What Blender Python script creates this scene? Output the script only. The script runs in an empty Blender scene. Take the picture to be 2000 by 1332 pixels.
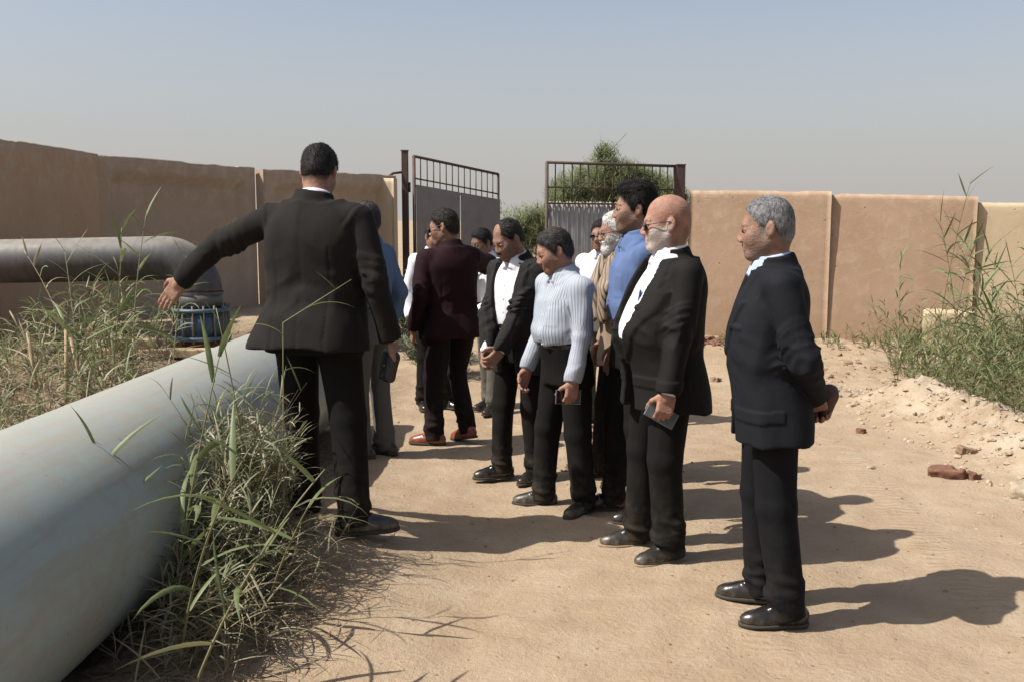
import bpy, math, random
import numpy as np
from mathutils import Vector, Matrix, Euler

random.seed(11)
RNG = np.random.default_rng(11)
PI = math.pi
SC = bpy.context.scene
COL = SC.collection

# ------------------------------------------------------------------ camera, sky, sun, exposure
cam_d = bpy.data.cameras.new('camera')
cam = bpy.data.objects.new('camera', cam_d)
COL.objects.link(cam)
cam.location = (0, 0, 1.6)
cam.rotation_euler = (math.radians(90 - 6.92), 0, 0)
cam_d.sensor_width = 36.0
cam_d.lens = 36.0 * 1944 / 2000
cam_d.clip_end = 5000
cam_d.clip_start = 0.05
SC.camera = cam

SUN_EL = math.radians(52)
TO_SUN = Vector((-0.965, -0.262, 0)).normalized()
world = bpy.data.worlds.new('World')
SC.world = world
world.use_nodes = True
wn = world.node_tree
wn.nodes.clear()
sky = wn.nodes.new('ShaderNodeTexSky')
sky.sky_type = 'NISHITA'
sky.sun_disc = False
sky.sun_elevation = SUN_EL
sky.sun_rotation = math.atan2(TO_SUN.x, TO_SUN.y)
sky.air_density = 1.0
sky.dust_density = 3.0
sky.ozone_density = 1.5
hsv = wn.nodes.new('ShaderNodeHueSaturation')
hsv.inputs['Saturation'].default_value = 0.72
hsv.inputs['Value'].default_value = 0.88
bg = wn.nodes.new('ShaderNodeBackground')
bg.inputs['Strength'].default_value = 0.095
wo = wn.nodes.new('ShaderNodeOutputWorld')
tcw = wn.nodes.new('ShaderNodeTexCoord')
sepw = wn.nodes.new('ShaderNodeSeparateXYZ')
mrw = wn.nodes.new('ShaderNodeMapRange')
mrw.inputs['From Min'].default_value = -0.02
mrw.inputs['From Max'].default_value = 0.24
mrw.inputs['To Min'].default_value = 0.88
mrw.inputs['To Max'].default_value = 0.0
mixw = wn.nodes.new('ShaderNodeMix')
mixw.data_type = 'RGBA'
mixw.inputs[7].default_value = (3.60, 3.42, 3.30, 1)      # dusty horizon haze
wn.links.new(tcw.outputs['Generated'], sepw.inputs[0])
wn.links.new(sepw.outputs['Z'], mrw.inputs['Value'])
wn.links.new(mrw.outputs[0], mixw.inputs[0])
wn.links.new(sky.outputs[0], hsv.inputs['Color'])
wn.links.new(hsv.outputs[0], mixw.inputs[6])
wn.links.new(mixw.outputs[2], bg.inputs['Color'])
wn.links.new(bg.outputs[0], wo.inputs['Surface'])

sun_d = bpy.data.lights.new('sun', 'SUN')
sun_d.energy = 4.45
sun_d.angle = math.radians(0.53)
sun_d.color = (1.0, 0.95, 0.87)
sun = bpy.data.objects.new('sun', sun_d)
COL.objects.link(sun)
dirv = Vector((TO_SUN.x * math.cos(SUN_EL), TO_SUN.y * math.cos(SUN_EL), math.sin(SUN_EL)))
sun.rotation_euler = dirv.to_track_quat('Z', 'Y').to_euler()
sun.location = (-6, -2, 9)

SC.view_settings.view_transform = 'Standard'
SC.view_settings.look = 'None'
SC.view_settings.exposure = 0.82
SC.view_settings.gamma = 1.0
SC.view_settings.use_curve_mapping = False
SC.render.engine = 'CYCLES'

# ------------------------------------------------------------------ helpers: objects
def link(o, parent=None):
    COL.objects.link(o)
    if parent is not None:
        o.parent = parent
    return o

def tag(o, label=None, cat=None, group=None, kind=None):
    if label: o['label'] = label
    if cat: o['category'] = cat
    if group: o['group'] = group
    if kind: o['kind'] = kind
    return o

def empty(name, loc=(0, 0, 0), rz=0.0):
    o = bpy.data.objects.new(name, None)
    o.location = loc
    o.rotation_euler = (0, 0, rz)
    o.empty_display_size = 0.1
    return link(o)

def mesh_np(name, verts, faces, mat, smooth=True, attrs=None):
    """verts (N,3), faces (M,3|4) int"""
    verts = np.asarray(verts, np.float32); faces = np.asarray(faces, np.int32)
    m = bpy.data.meshes.new(name)
    n = faces.shape[1]
    m.vertices.add(len(verts)); m.vertices.foreach_set('co', verts.ravel())
    m.loops.add(faces.size); m.loops.foreach_set('vertex_index', faces.ravel())
    m.polygons.add(len(faces))
    m.polygons.foreach_set('loop_start', np.arange(len(faces), dtype=np.int32) * n)
    m.polygons.foreach_set('use_smooth', np.full(len(faces), smooth, dtype=bool))
    if attrs:
        for k, v in attrs.items():
            a = m.attributes.new(k, 'FLOAT', 'POINT')
            a.data.foreach_set('value', np.asarray(v, np.float32))
    m.update(calc_edges=True)
    m.validate()
    if mat is not None:
        m.materials.append(mat)
    return m

def obj_np(name, verts, faces, mat, parent=None, smooth=True, attrs=None):
    return link(bpy.data.objects.new(name, mesh_np(name, verts, faces, mat, smooth, attrs)), parent)

class MB:
    """collects simple shapes into one mesh (lists)"""
    def __init__(s): s.v = []; s.f = []
    def box(s, c, h, R=None):
        b = len(s.v)
        for dx in (-1, 1):
            for dy in (-1, 1):
                for dz in (-1, 1):
                    p = Vector((dx * h[0], dy * h[1], dz * h[2]))
                    if R is not None: p = R @ p
                    s.v.append((p.x + c[0], p.y + c[1], p.z + c[2]))
        for q in ((0, 1, 3, 2), (4, 6, 7, 5), (0, 4, 5, 1), (2, 3, 7, 6), (0, 2, 6, 4), (1, 5, 7, 3)):
            s.f.append(tuple(b + i for i in q))
        return s
    def tube(s, pts, r, n=8, cap=True):
        pts = [Vector(p) for p in pts]
        rs = r if hasattr(r, '__len__') else [r] * len(pts)
        b = len(s.v)
        up = Vector((0, 0, 1))
        t0 = (pts[1] - pts[0]).normalized()
        u = t0.cross(up)
        if u.length < 1e-3: u = t0.cross(Vector((1, 0, 0)))
        u.normalize()
        for i, p in enumerate(pts):
            t = (pts[min(i + 1, len(pts) - 1)] - pts[max(i - 1, 0)]).normalized()
            u = (u - t * u.dot(t)).normalized()
            w = t.cross(u)
            for j in range(n):
                a = 2 * PI * j / n
                q = p + (u * math.cos(a) + w * math.sin(a)) * rs[i]
                s.v.append(tuple(q))
        for i in range(len(pts) - 1):
            for j in range(n):
                k = (j + 1) % n
                s.f.append((b + i * n + j, b + i * n + k, b + (i + 1) * n + k, b + (i + 1) * n + j))
        if cap:
            s.f.append(tuple(b + j for j in reversed(range(n))))
            e = b + (len(pts) - 1) * n
            s.f.append(tuple(e + j for j in range(n)))
        return s
    def build(s, name, mat, parent=None, smooth=False, bevel=0.0):
        m = bpy.data.meshes.new(name)
        m.from_pydata(s.v, [], s.f)
        m.update()
        if smooth:
            m.polygons.foreach_set('use_smooth', [len(p.vertices) == 4 for p in m.polygons])
        if mat is not None: m.materials.append(mat)
        o = link(bpy.data.objects.new(name, m), parent)
        if bevel:
            md = o.modifiers.new('bevel', 'BEVEL'); md.width = bevel; md.segments = 2
            md.limit_method = 'ANGLE'
        return o

# ------------------------------------------------------------------ helpers: noise
_T = RNG.random((64, 64, 64)).astype(np.float32)
def vnoise(P, scale):
    """value noise in [-1,1], P (N,3)"""
    q = P * scale + 1000.0
    i = np.floor(q).astype(np.int32); f = (q - i).astype(np.float32)
    f = f * f * (3 - 2 * f)
    i0 = i & 63; i1 = (i + 1) & 63
    x0, y0, z0 = i0.T; x1, y1, z1 = i1.T
    fx, fy, fz = f.T
    a = _T[x0, y0, z0] * (1 - fx) + _T[x1, y0, z0] * fx
    b = _T[x0, y1, z0] * (1 - fx) + _T[x1, y1, z0] * fx
    c = _T[x0, y0, z1] * (1 - fx) + _T[x1, y0, z1] * fx
    d = _T[x0, y1, z1] * (1 - fx) + _T[x1, y1, z1] * fx
    return 2 * ((a * (1 - fy) + b * fy) * (1 - fz) + (c * (1 - fy) + d * fy) * fz) - 1

def vnoise2(x, y, scale, z=0.37):
    return vnoise(np.stack([x, y, np.full_like(x, z)], 1), scale)

def sst(t):
    t = np.clip(t, 0, 1)
    return t * t * (3 - 2 * t)

# ------------------------------------------------------------------ helpers: materials
def lin(c):
    return tuple(((v / 255) / 12.92 if v / 255 <= 0.04045 else ((v / 255 + 0.055) / 1.055) ** 2.4) for v in c)

class NT:
    def __init__(s, name):
        s.m = bpy.data.materials.new(name); s.m.use_nodes = True
        s.t = s.m.node_tree; s.b = s.t.nodes['Principled BSDF']
    def n(s, typ, **kw):
        nd = s.t.nodes.new(typ)
        for k, v in kw.items():
            if hasattr(nd, k) and not k[0].isupper(): setattr(nd, k, v)
            else: nd.inputs[k].default_value = v
        return nd
    def l(s, a, b): s.t.links.new(a, b)
    def noise(s, scale, detail=6, rough=0.6, vec=None, dist=0.0):
        nd = s.n('ShaderNodeTexNoise'); nd.inputs['Scale'].default_value = scale
        nd.inputs['Detail'].default_value = detail; nd.inputs['Roughness'].default_value = rough
        nd.inputs['Distortion'].default_value = dist
        if vec is not None: s.l(vec, nd.inputs['Vector'])
        return nd.outputs['Fac']
    def ramp(s, fac, stops):
        nd = s.n('ShaderNodeValToRGB')
        e = nd.color_ramp.elements
        while len(e) < len(stops): e.new(0.5)
        for el, (p, c) in zip(e, stops):
            el.position = p; el.color = tuple(c) + (1,) if len(c) == 3 else c
        s.l(fac, nd.inputs[0])
        return nd.outputs[0]
    def mix(s, fac, a, b, mode='MIX'):
        nd = s.n('ShaderNodeMix'); nd.data_type = 'RGBA'; nd.blend_type = mode
        for i, v in ((0, fac), (6, a), (7, b)):
            if hasattr(v, 'links') or hasattr(v, 'is_output'): s.l(v, nd.inputs[i])
            elif i == 0: nd.inputs[i].default_value = v
            else: nd.inputs[i].default_value = tuple(v) + (1,) if len(v) == 3 else v
        return nd.outputs[2]
    def math(s, op, a, b=0.0, clamp=False):
        nd = s.n('ShaderNodeMath'); nd.operation = op; nd.use_clamp = clamp
        for i, v in ((0, a), (1, b)):
            if hasattr(v, 'is_output'): s.l(v, nd.inputs[i])
            else: nd.inputs[i].default_value = v
        return nd.outputs[0]
    def mapr(s, v, a, b, c=0.0, d=1.0):
        nd = s.n('ShaderNodeMapRange'); s.l(v, nd.inputs[0])
        for i, x in enumerate((a, b, c, d)): nd.inputs[i + 1].default_value = x
        return nd.outputs[0]
    def coord(s, which='Object', scale=None):
        o = s.n('ShaderNodeTexCoord').outputs[which]
        if scale is not None:
            mp = s.n('ShaderNodeMapping'); mp.inputs['Scale'].default_value = scale
            s.l(o, mp.inputs[0]); o = mp.outputs[0]
        return o
    def geo(s): return s.n('ShaderNodeNewGeometry').outputs['Position']
    def attr(s, name):
        nd = s.n('ShaderNodeAttribute'); nd.attribute_name = name
        return nd.outputs['Fac']
    def bump(s, h, strength, dist=0.02, normal=None):
        nd = s.n('ShaderNodeBump'); nd.inputs['Strength'].default_value = strength
        nd.inputs['Distance'].default_value = dist
        s.l(h, nd.inputs['Height'])
        if normal is not None: s.l(normal, nd.inputs['Normal'])
        s.l(nd.outputs[0], s.b.inputs['Normal'])
        return nd.outputs[0]
    def color(s, c):
        if hasattr(c, 'is_output'): s.l(c, s.b.inputs['Base Color'])
        else: s.b.inputs['Base Color'].default_value = tuple(c) + (1,)
    def set(s, **kw):
        for k, v in kw.items():
            s.b.inputs[k.replace('_', ' ')].default_value = v
        return s

def simple(name, c, rough=0.7, var=0.25, scale=8.0, bump=0.0, bscale=60, metallic=0.0, spec=0.5):
    t = NT(name)
    co = t.coord('Object')
    f = t.noise(scale, 6, 0.65, co)
    t.color(t.mix(t.mapr(f, 0.3, 0.7), [x * (1 - var) for x in c], [x * (1 + var) for x in c]))
    t.set(Roughness=rough, Metallic=metallic)
    t.b.inputs['Specular IOR Level'].default_value = spec
    if bump: t.bump(t.noise(bscale, 4, 0.6, co), bump, 0.01)
    return t.m

def fabric(name, c, rough=0.85, weave=0.15, var=0.12, sheen=0.05, dust=0.0):
    t = NT(name)
    co = t.coord('Object')
    big = t.noise(5, 4, 0.6, co)
    col = t.mix(t.mapr(big, 0.3, 0.7), [x * (1 - var) for x in c], [x * (1 + var) for x in c])
    if dust:
        zz = t.n('ShaderNodeSeparateXYZ'); t.l(co, zz.inputs[0])
        low = t.mapr(zz.outputs['Z'], 0.45, 0.02, 0.0, 1.0)
        pat = t.mapr(t.noise(14, 5, 0.7, co), 0.4, 0.7)
        fac = t.math('MULTIPLY', t.math('MULTIPLY', low, pat), dust)
        col = t.mix(fac, col, (0.22, 0.17, 0.12))
    t.color(col)
    t.set(Roughness=rough)
    t.b.inputs['Specular IOR Level'].default_value = 0.12
    t.b.inputs['Sheen Weight'].default_value = sheen
    t.b.inputs['Sheen Roughness'].default_value = 0.5
    wr = t.noise(9, 2, 0.5, t.coord('Object', (1.3, 1.3, 0.8)), 1.2)
    fine = t.noise(420, 2, 0.5, co)
    h = t.math('ADD', t.math('MULTIPLY', wr, .6), t.math('MULTIPLY', fine, 0.06))
    t.bump(h, weave, 0.05)
    return t.m

# ------------------------------------------------------------------ implicit surface modeller (bodies and clothes as single smooth skins)
class Sdf:
    def __init__(s): s.ops = []
    def _push(s, fn, lo, hi, k, op):
        s.ops.append((fn, np.asarray(lo, np.float32), np.asarray(hi, np.float32), k, op))
        return s
    def cone(s, a, b, ra, rb=None, k=0.015, op='u', flat=None):
        a = np.asarray(a, np.float32); b = np.asarray(b, np.float32)
        rb = ra if rb is None else rb
        ba = b - a; L2 = float(ba @ ba) + 1e-9
        def fn(P):
            pa = P - a
            h = np.clip(pa @ ba / L2, 0, 1)
            q = pa - h[:, None] * ba
            if flat is not None:
                ax, f = flat
                ax = np.asarray(ax, np.float32)
                q = q + np.outer(q @ ax, ax) * (f - 1)
            return np.sqrt((q * q).sum(1)) - (ra + (rb - ra) * h)
        R = max(ra, rb)
        if flat is not None and flat[1] < 1: R = R / flat[1]
        return s._push(fn, np.minimum(a, b) - R, np.maximum(a, b) + R, k, op)
    def ell(s, c, r, R=None, k=0.012, op='u'):
        c = np.asarray(c, np.float32); r = np.asarray(r, np.float32)
        R_ = None if R is None else np.asarray(R, np.float32)
        def fn(P):
            q = P - c
            if R_ is not None: q = q @ R_
            u = q / r
            k0 = np.sqrt((u * u).sum(1)) + 1e-6
            w = u / r
            k1 = np.sqrt((w * w).sum(1)) + 1e-6
            return k0 * (k0 - 1) / k1
        m = float(r.max()) if R is not None else r
        return s._push(fn, c - m, c + m, k, op)
    def box(s, c, h, R=None, rnd=0.004, k=0.005, op='u'):
        c = np.asarray(c, np.float32); h = np.asarray(h, np.float32)
        R_ = np.eye(3, dtype=np.float32) if R is None else np.asarray(R, np.float32)
        def fn(P):
            q = np.abs((P - c) @ R_) - (h - rnd)
            return np.sqrt((np.maximum(q, 0) ** 2).sum(1)) + np.minimum(q.max(1), 0) - rnd
        m = float(np.linalg.norm(h))
        return s._push(fn, c - m, c + m, k, op)
    def loft(s, o, R, zs, a, b, c, p=2.4, k=0.02, op='u', cap=0.012, cx=None):
        """stack of superellipses along local z; a half width, b half depth, c y offset, cx x offset"""
        o = np.asarray(o, np.float32); R_ = np.asarray(R, np.float32)
        zs = np.asarray(zs, float); zz = np.linspace(zs[0], zs[-1], 120)
        def sm(v):
            y = np.interp(zz, zs, v)
            ker = np.ones(9) / 9
            yp = np.concatenate([[y[0]] * 4, y, [y[-1]] * 4])
            return np.convolve(yp, ker, 'valid').astype(np.float32)
        A, B, C_ = sm(a), sm(b), sm(c)
        X_ = sm(cx) if cx is not None else None
        zf = zz.astype(np.float32)
        z0, z1 = float(zs[0]), float(zs[-1])
        def fn(P):
            q = (P - o) @ R_
            z = q[:, 2]
            aa = np.interp(z, zf, A).astype(np.float32); bb = np.interp(z, zf, B).astype(np.float32)
            y = q[:, 1] - np.interp(z, zf, C_).astype(np.float32)
            x = q[:, 0]
            if X_ is not None: x = x - np.interp(z, zf, X_).astype(np.float32)
            ux = np.abs(x) / aa + 1e-6; uy = np.abs(y) / bb + 1e-6
            k0 = (ux ** p + uy ** p) ** (1 / p)
            g = np.sqrt((ux ** (p - 1) / aa) ** 2 + (uy ** (p - 1) / bb) ** 2) * k0 ** (1 - p)
            d = (k0 - 1) / g
            d = np.maximum(d, -np.minimum(aa, bb))
            e = np.maximum(z0 - z, z - z1)
            h = np.maximum(cap - np.abs(d - e), 0) / cap
            return np.maximum(d, e) + h * h * cap * 0.25
        mx = float(max(A.max(), B.max()) + max(abs(C_).max(), 0) + (abs(X_).max() if X_ is not None else 0))
        cs = np.array([[x, y, z] for x in (-mx, mx) for y in (-mx, mx) for z in (z0, z1)], np.float32) @ R_.T + o
        return s._push(fn, cs.min(0), cs.max(0), k, op)
    def field(s, fn, lo, hi, op='d', k=0.006):
        return s._push(fn, lo, hi, k, op)
    def eval(s, P, pad):
        D = np.full(len(P), 1.0, np.float32)
        for fn, lo, hi, k, op in s.ops:
            m = pad + (k if op in 'us' else 0)
            idx = np.nonzero(((P > lo - m) & (P < hi + m)).all(1))[0]
            if len(idx) == 0: continue
            v = fn(P[idx]).astype(np.float32)
            a = D[idx]
            if op == 'u':
                h = np.maximum(k - np.abs(a - v), 0) / max(k, 1e-6)
                D[idx] = np.minimum(a, v) - h * h * k * 0.25
            elif op in ('s', 'i'):
                if op == 's': v = -v
                h = np.maximum(k - np.abs(a - v), 0) / max(k, 1e-6)
                D[idx] = np.maximum(a, v) + h * h * k * 0.25
            else:
                D[idx] = a + v
        return D
    def mesh(s, step, lo=None, hi=None):
        us = [o for o in s.ops if o[4] == 'u']
        if lo is None:
            lo = np.min([o[1] for o in us], 0) - 3 * step
            hi = np.max([o[2] for o in us], 0) + 3 * step
        B = 8
        nb = np.ceil((hi - lo) / (step * B)).astype(int) + 1
        bc = np.stack(np.meshgrid(*[np.arange(n) for n in nb], indexing='ij'), -1).reshape(-1, 3)
        ctr = (lo + (bc + 0.5 - 0.5 / B) * step * B).astype(np.float32)
        hd = step * B * 0.87
        dc = s.eval(ctr, 0.10 + hd)
        act = np.abs(dc) < hd * 1.7 + 0.012
        V = np.repeat(np.repeat(np.repeat(np.where(dc < 0, -1, 1).astype(np.float32).reshape(nb), B, 0), B, 1), B, 2)
        ab = bc[act]
        off = np.stack(np.meshgrid(*[np.arange(B)] * 3, indexing='ij'), -1).reshape(-1, 3)
        gi = (ab[:, None, :] * B + off[None]).reshape(-1, 3)
        P = (lo + gi * step).astype(np.float32)
        V[gi[:, 0], gi[:, 1], gi[:, 2]] = s.eval(P, 3 * step)
        return surf_nets(V, lo, step)

def surf_nets(V, lo, step):
    S = V < 0
    U = S.astype(np.uint8)
    cnt = np.zeros(tuple(n - 1 for n in V.shape), np.uint8)
    sl = (slice(None, -1), slice(1, None))
    for i in (0, 1):
        for j in (0, 1):
            for k in (0, 1):
                cnt += U[sl[i], sl[j], sl[k]]
    ix, iy, iz = np.nonzero((cnt > 0) & (cnt < 8))
    N = len(ix)
    cid = np.full(cnt.shape, -1, np.int32)
    cid[ix, iy, iz] = np.arange(N)
    g = {}
    for i in (0, 1):
        for j in (0, 1):
            for k in (0, 1):
                g[(i, j, k)] = V[ix + i, iy + j, iz + k]
    acc = np.zeros((N, 3), np.float32); num = np.zeros(N, np.float32)
    for ax in range(3):
        for i in (0, 1):
            for j in (0, 1):
                c0 = [i, j]; c0.insert(ax, 0); c1 = [i, j]; c1.insert(ax, 1)
                a = g[tuple(c0)]; b = g[tuple(c1)]
                m = (a < 0) != (b < 0)
                t = np.where(m, a / np.where(m, a - b, 1), 0)
                pos = np.zeros((N, 3), np.float32) + np.array(c0, np.float32)
                pos[:, ax] = t
                acc += pos * m[:, None]; num += m
    verts = lo + (np.stack([ix, iy, iz], 1) + acc / num[:, None]) * step
    quads = []
    for ax in range(3):
        s0 = [slice(1, -1)] * 3; s1 = [slice(1, -1)] * 3
        s0[ax] = slice(0, -1); s1[ax] = slice(1, None)
        A = S[tuple(s0)]; Bq = S[tuple(s1)]
        e = np.nonzero(A != Bq)
        ins = A[e]
        p = [e[0] + 1, e[1] + 1, e[2] + 1]; p[ax] = e[ax]
        u, w = (ax + 1) % 3, (ax + 2) % 3
        def cell(du, dw):
            q = list(p); q[u] = p[u] - du; q[w] = p[w] - dw
            return cid[q[0], q[1], q[2]]
        q = np.stack([cell(1, 1), cell(0, 1), cell(0, 0), cell(1, 0)], 1)
        q[~ins] = q[~ins][:, ::-1]
        quads.append(q)
    quads = np.concatenate(quads)
    quads = quads[(quads >= 0).all(1)]
    return verts.astype(np.float32), quads

def cluster(verts, quads, hidden, cell):
    """merge hidden vertices on a coarse grid; returns triangles"""
    key = np.where(hidden, 1, 0)
    q = np.floor(verts / cell).astype(np.int64)
    lab = (q[:, 0] + 512) * 1048576 + (q[:, 1] + 512) * 1024 + (q[:, 2] + 512)
    lab = np.where(hidden, lab, -1 - np.arange(len(verts)))
    un, inv = np.unique(lab, return_inverse=True)
    cntv = np.bincount(inv).astype(np.float32)
    nv = np.stack([np.bincount(inv, verts[:, i]) / cntv for i in range(3)], 1)
    t = np.concatenate([quads[:, [0, 1, 2]], quads[:, [0, 2, 3]]])
    t = inv[t]
    ok = (t[:, 0] != t[:, 1]) & (t[:, 1] != t[:, 2]) & (t[:, 0] != t[:, 2])
    t = t[ok]
    # drop doubled triangles
    st = np.sort(t, 1)
    _, fi = np.unique(st[:, 0].astype(np.int64) * 4000000000 + st[:, 1].astype(np.int64) * 60000 + st[:, 2], return_index=True)
    return nv, t[fi]

# ------------------------------------------------------------------ people
def rx(a): c, s_ = math.cos(a), math.sin(a); return np.array([[1, 0, 0], [0, c, -s_], [0, s_, c]])
def ry(a): c, s_ = math.cos(a), math.sin(a); return np.array([[c, 0, s_], [0, 1, 0], [-s_, 0, c]])
def rz_(a): c, s_ = math.cos(a), math.sin(a); return np.array([[c, -s_, 0], [s_, c, 0], [0, 0, 1]])
def unit(v): v = np.asarray(v, float); return v / (np.linalg.norm(v) + 1e-9)
D2R = PI / 180

def skin_mat(name, c, red=0.25, beard=(0.02, 0.018, 0.016), bamt=0.0, hairc=(0.01, 0.009, 0.008)):
    t = NT(name)
    co = t.coord('Object')
    f = t.noise(24, 6, 0.68, co)
    base = t.mix(t.mapr(f, 0.35, 0.7), [x * 0.70 for x in c], [c[0] * 1.16, c[1] * 1.06, c[2] * 1.02])
    f2 = t.noise(45, 3, 0.5, co)
    base = t.mix(t.math('MULTIPLY', t.mapr(f2, 0.45, 0.75), red), base, (c[0], c[1] * 0.62, c[2] * 0.5))
    bf = t.noise(190, 2, .6, co)
    ba = t.math('MULTIPLY', t.attr('beard'), t.mapr(bf, .30, .62, .55, 1.0))
    base = t.mix(t.math('MULTIPLY', ba, bamt), base, beard)
    base = t.mix(t.math('MULTIPLY', t.attr('lip'), .6), base, (c[0] * .85, c[1] * .55, c[2] * .6))
    base = t.mix(t.math('MULTIPLY', t.attr('scalp'), .75), base, hairc)
    t.color(base)
    t.set(Roughness=0.6)
    t.b.inputs['Specular IOR Level'].default_value = 0.25
    t.b.inputs['Subsurface Weight'].default_value = 0.08
    t.b.inputs['Subsurface Radius'].default_value = (0.02, 0.008, 0.004)
    t.b.inputs['Subsurface Scale'].default_value = 0.3
    t.bump(t.math('ADD', t.noise(150, 3, 0.6, co), t.noise(55, 3, .6, t.coord('Object', (.6, .6, 1.8)))), 0.45, 0.006)
    return t.m

def hair_mat(name, c, c2):
    t = NT(name)
    co = t.coord('Object')
    f = t.noise(120, 3, 0.7, t.coord('Object', (1, 1, 0.35)))
    g = t.noise(14, 3, 0.6, co)
    t.color(t.mix(t.mapr(t.math('ADD', t.math('MULTIPLY', f, 0.6), t.math('MULTIPLY', g, 0.4)), 0.38, 0.62), c, c2))
    t.set(Roughness=0.6)
    t.b.inputs['Specular IOR Level'].default_value = 0.18
    t.bump(f, 0.7, 0.010)
    return t.m

M = {}
SKINS = dict(skin_tan=((0.245, 0.144, 0.102), .20), skin_ruddy=((0.290, 0.166, 0.122), .30), skin_brown=((0.170, 0.099, 0.070), .2))
M['hair_black'] = hair_mat('hair black', (0.004, 0.0035, 0.003), (0.012, 0.010, 0.009))
M['hair_dark'] = hair_mat('hair dark brown', (0.007, 0.0055, 0.0045), (0.028, 0.021, 0.016))
M['hair_salt'] = hair_mat('hair greying', (0.009, 0.008, 0.007), (0.050, 0.046, 0.042))
M['hair_grey'] = hair_mat('hair grey', (0.06, 0.06, 0.061), (0.20, 0.20, 0.205))
M['hair_white'] = hair_mat('hair white', (0.33, 0.32, 0.30), (0.58, 0.565, 0.54))
M['stubble_grey'] = hair_mat('beard grey white', (0.20, 0.165, 0.145), (0.40, 0.36, 0.325))
M['suit_black'] = fabric('suit black wool', (0.0098, 0.0088, 0.0081), 0.8, 0.12, sheen=0.0)
M['suit_brownblack'] = fabric('suit faded black wool', (0.0125, 0.0107, 0.0095), 0.85, 0.12, sheen=0.01)
M['suit_navy'] = fabric('suit navy black wool', (0.0085, 0.0092, 0.0118), 0.8, 0.12, sheen=0.0)
M['suit_maroon'] = fabric('suit dark maroon wool', (0.0150, 0.0046, 0.0062), 0.8, 0.12, sheen=0.0)
M['suit_grey'] = fabric('suit charcoal grey', (0.016, 0.0148, 0.0148), 0.85, 0.12, sheen=0.01)
M['trouser_black'] = fabric('trousers black', (0.0072, 0.0065, 0.006), 0.85, 0.14, sheen=0.0, dust=0.14)
M['trouser_navy'] = fabric('trousers navy black', (0.0062, 0.0064, 0.0078), 0.85, 0.14, sheen=0.0, dust=0.08)
M['trouser_maroon'] = fabric('trousers dark', (0.0105, 0.006, 0.007), 0.85, 0.14, sheen=0.0, dust=0.1)
M['trouser_grey'] = fabric('trousers grey', (0.085, 0.082, 0.076), 0.85, 0.3, dust=0.2)
M['trouser_olive'] = fabric('trousers olive grey', (0.085, 0.079, 0.064), 0.85, 0.3)
M['shirt_white'] = fabric('shirt white cotton', (0.58, 0.575, 0.61), 0.8, 0.15, 0.03)
M['shirt_blue'] = fabric('shirt blue cotton', (0.078, 0.118, 0.235), 0.85, 0.16, 0.08)
M['shirt_steel'] = fabric('shirt steel blue cotton', (0.085, 0.135, 0.225), 0.85, 0.16, 0.08)
M['shirt_sand'] = fabric('shirt sand cotton', (0.22, 0.16, 0.115), 0.85, 0.16, 0.08)
M['scarf'] = None

def striped(name, base, line, period=0.012, width=0.36):
    t = NT(name)
    u = t.attr('stripe')
    f = t.math('FRACT', t.math('DIVIDE', u, period))
    co = t.coord('Object')
    f = t.math('MULTIPLY', t.mapr(t.math('ABSOLUTE', t.math('SUBTRACT', f, .5)), width * .55, width * .45), t.mapr(t.noise(5, 3, .6, co), .36, .62, .12, 1.0))
    b2 = t.mix(t.mapr(t.noise(6, 3, 0.6, co), 0.3, 0.7), [x * 0.93 for x in base], [min(1, x * 1.05) for x in base])
    t.color(t.mix(f, b2, line))
    t.set(Roughness=0.8)
    t.b.inputs['Specular IOR Level'].default_value = 0.25
    t.bump(t.noise(9, 2, 0.5, t.coord('Object', (1.3, 1.3, .8)), 1.2), 0.14, 0.03)
    return t.m
M['shirt_pinstripe'] = striped('shirt blue grey stripes', (0.31, 0.335, 0.375), (0.13, 0.155, 0.22), 0.0150, 0.30)
M['shirt_bluestripe'] = striped('shirt light blue stripes', (0.34, 0.40, 0.52), (0.13, 0.19, 0.36), 0.011, 0.4)
M['scarf'] = striped('scarf tan and black', (0.25, 0.19, 0.14), (0.02, 0.016, 0.013), 0.03, 0.35)

def shoe_mat(name, c, rough=0.3, dust=0.6):
    t = NT(name)
    co = t.coord('Object')
    sp = t.n('ShaderNodeSeparateXYZ'); t.l(co, sp.inputs[0])
    low = t.mapr(sp.outputs['Z'], 0.07, 0.0)
    d = t.math('MULTIPLY', t.math('MULTIPLY', low, t.mapr(t.noise(30, 5, 0.7, co), 0.35, 0.65)), dust)
    t.color(t.mix(d, c, (0.26, 0.20, 0.14)))
    t.l(t.math('ADD', t.math('MULTIPLY', d, 0.5), rough, True), t.b.inputs['Roughness'])
    t.bump(t.noise(60, 3, 0.6, co), 0.15, 0.004)
    return t.m
M['shoe_black'] = shoe_mat('shoe black leather', (0.010, 0.009, 0.008), 0.22, 0.35)
M['shoe_dusty'] = shoe_mat('shoe black leather dusty', (0.018, 0.016, 0.014), 0.35, 0.9)
M['shoe_brown'] = shoe_mat('shoe red brown leather', (0.17, 0.035, 0.015), 0.35, 0.5)
M['sole_dark'] = simple('shoe sole dark', (0.03, 0.025, 0.02), 0.8)
M['sole_tan'] = simple('shoe sole dusty tan', (0.20, 0.15, 0.10), 0.9)
M['eye_white'] = simple('eye white', (0.55, 0.50, 0.46), 0.25, 0.05)
M['iris'] = simple('iris dark brown', (0.012, 0.007, 0.004), 0.15, 0.1)
M['lens'] = simple('dark glass lens', (0.010, 0.011, 0.013), 0.08, 0.05)
M['wire'] = simple('dark spectacle frame', (0.02, 0.017, 0.016), 0.35, 0.05)
M['belt'] = simple('black leather belt', (0.012, 0.010, 0.009), 0.35, 0.1)
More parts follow.
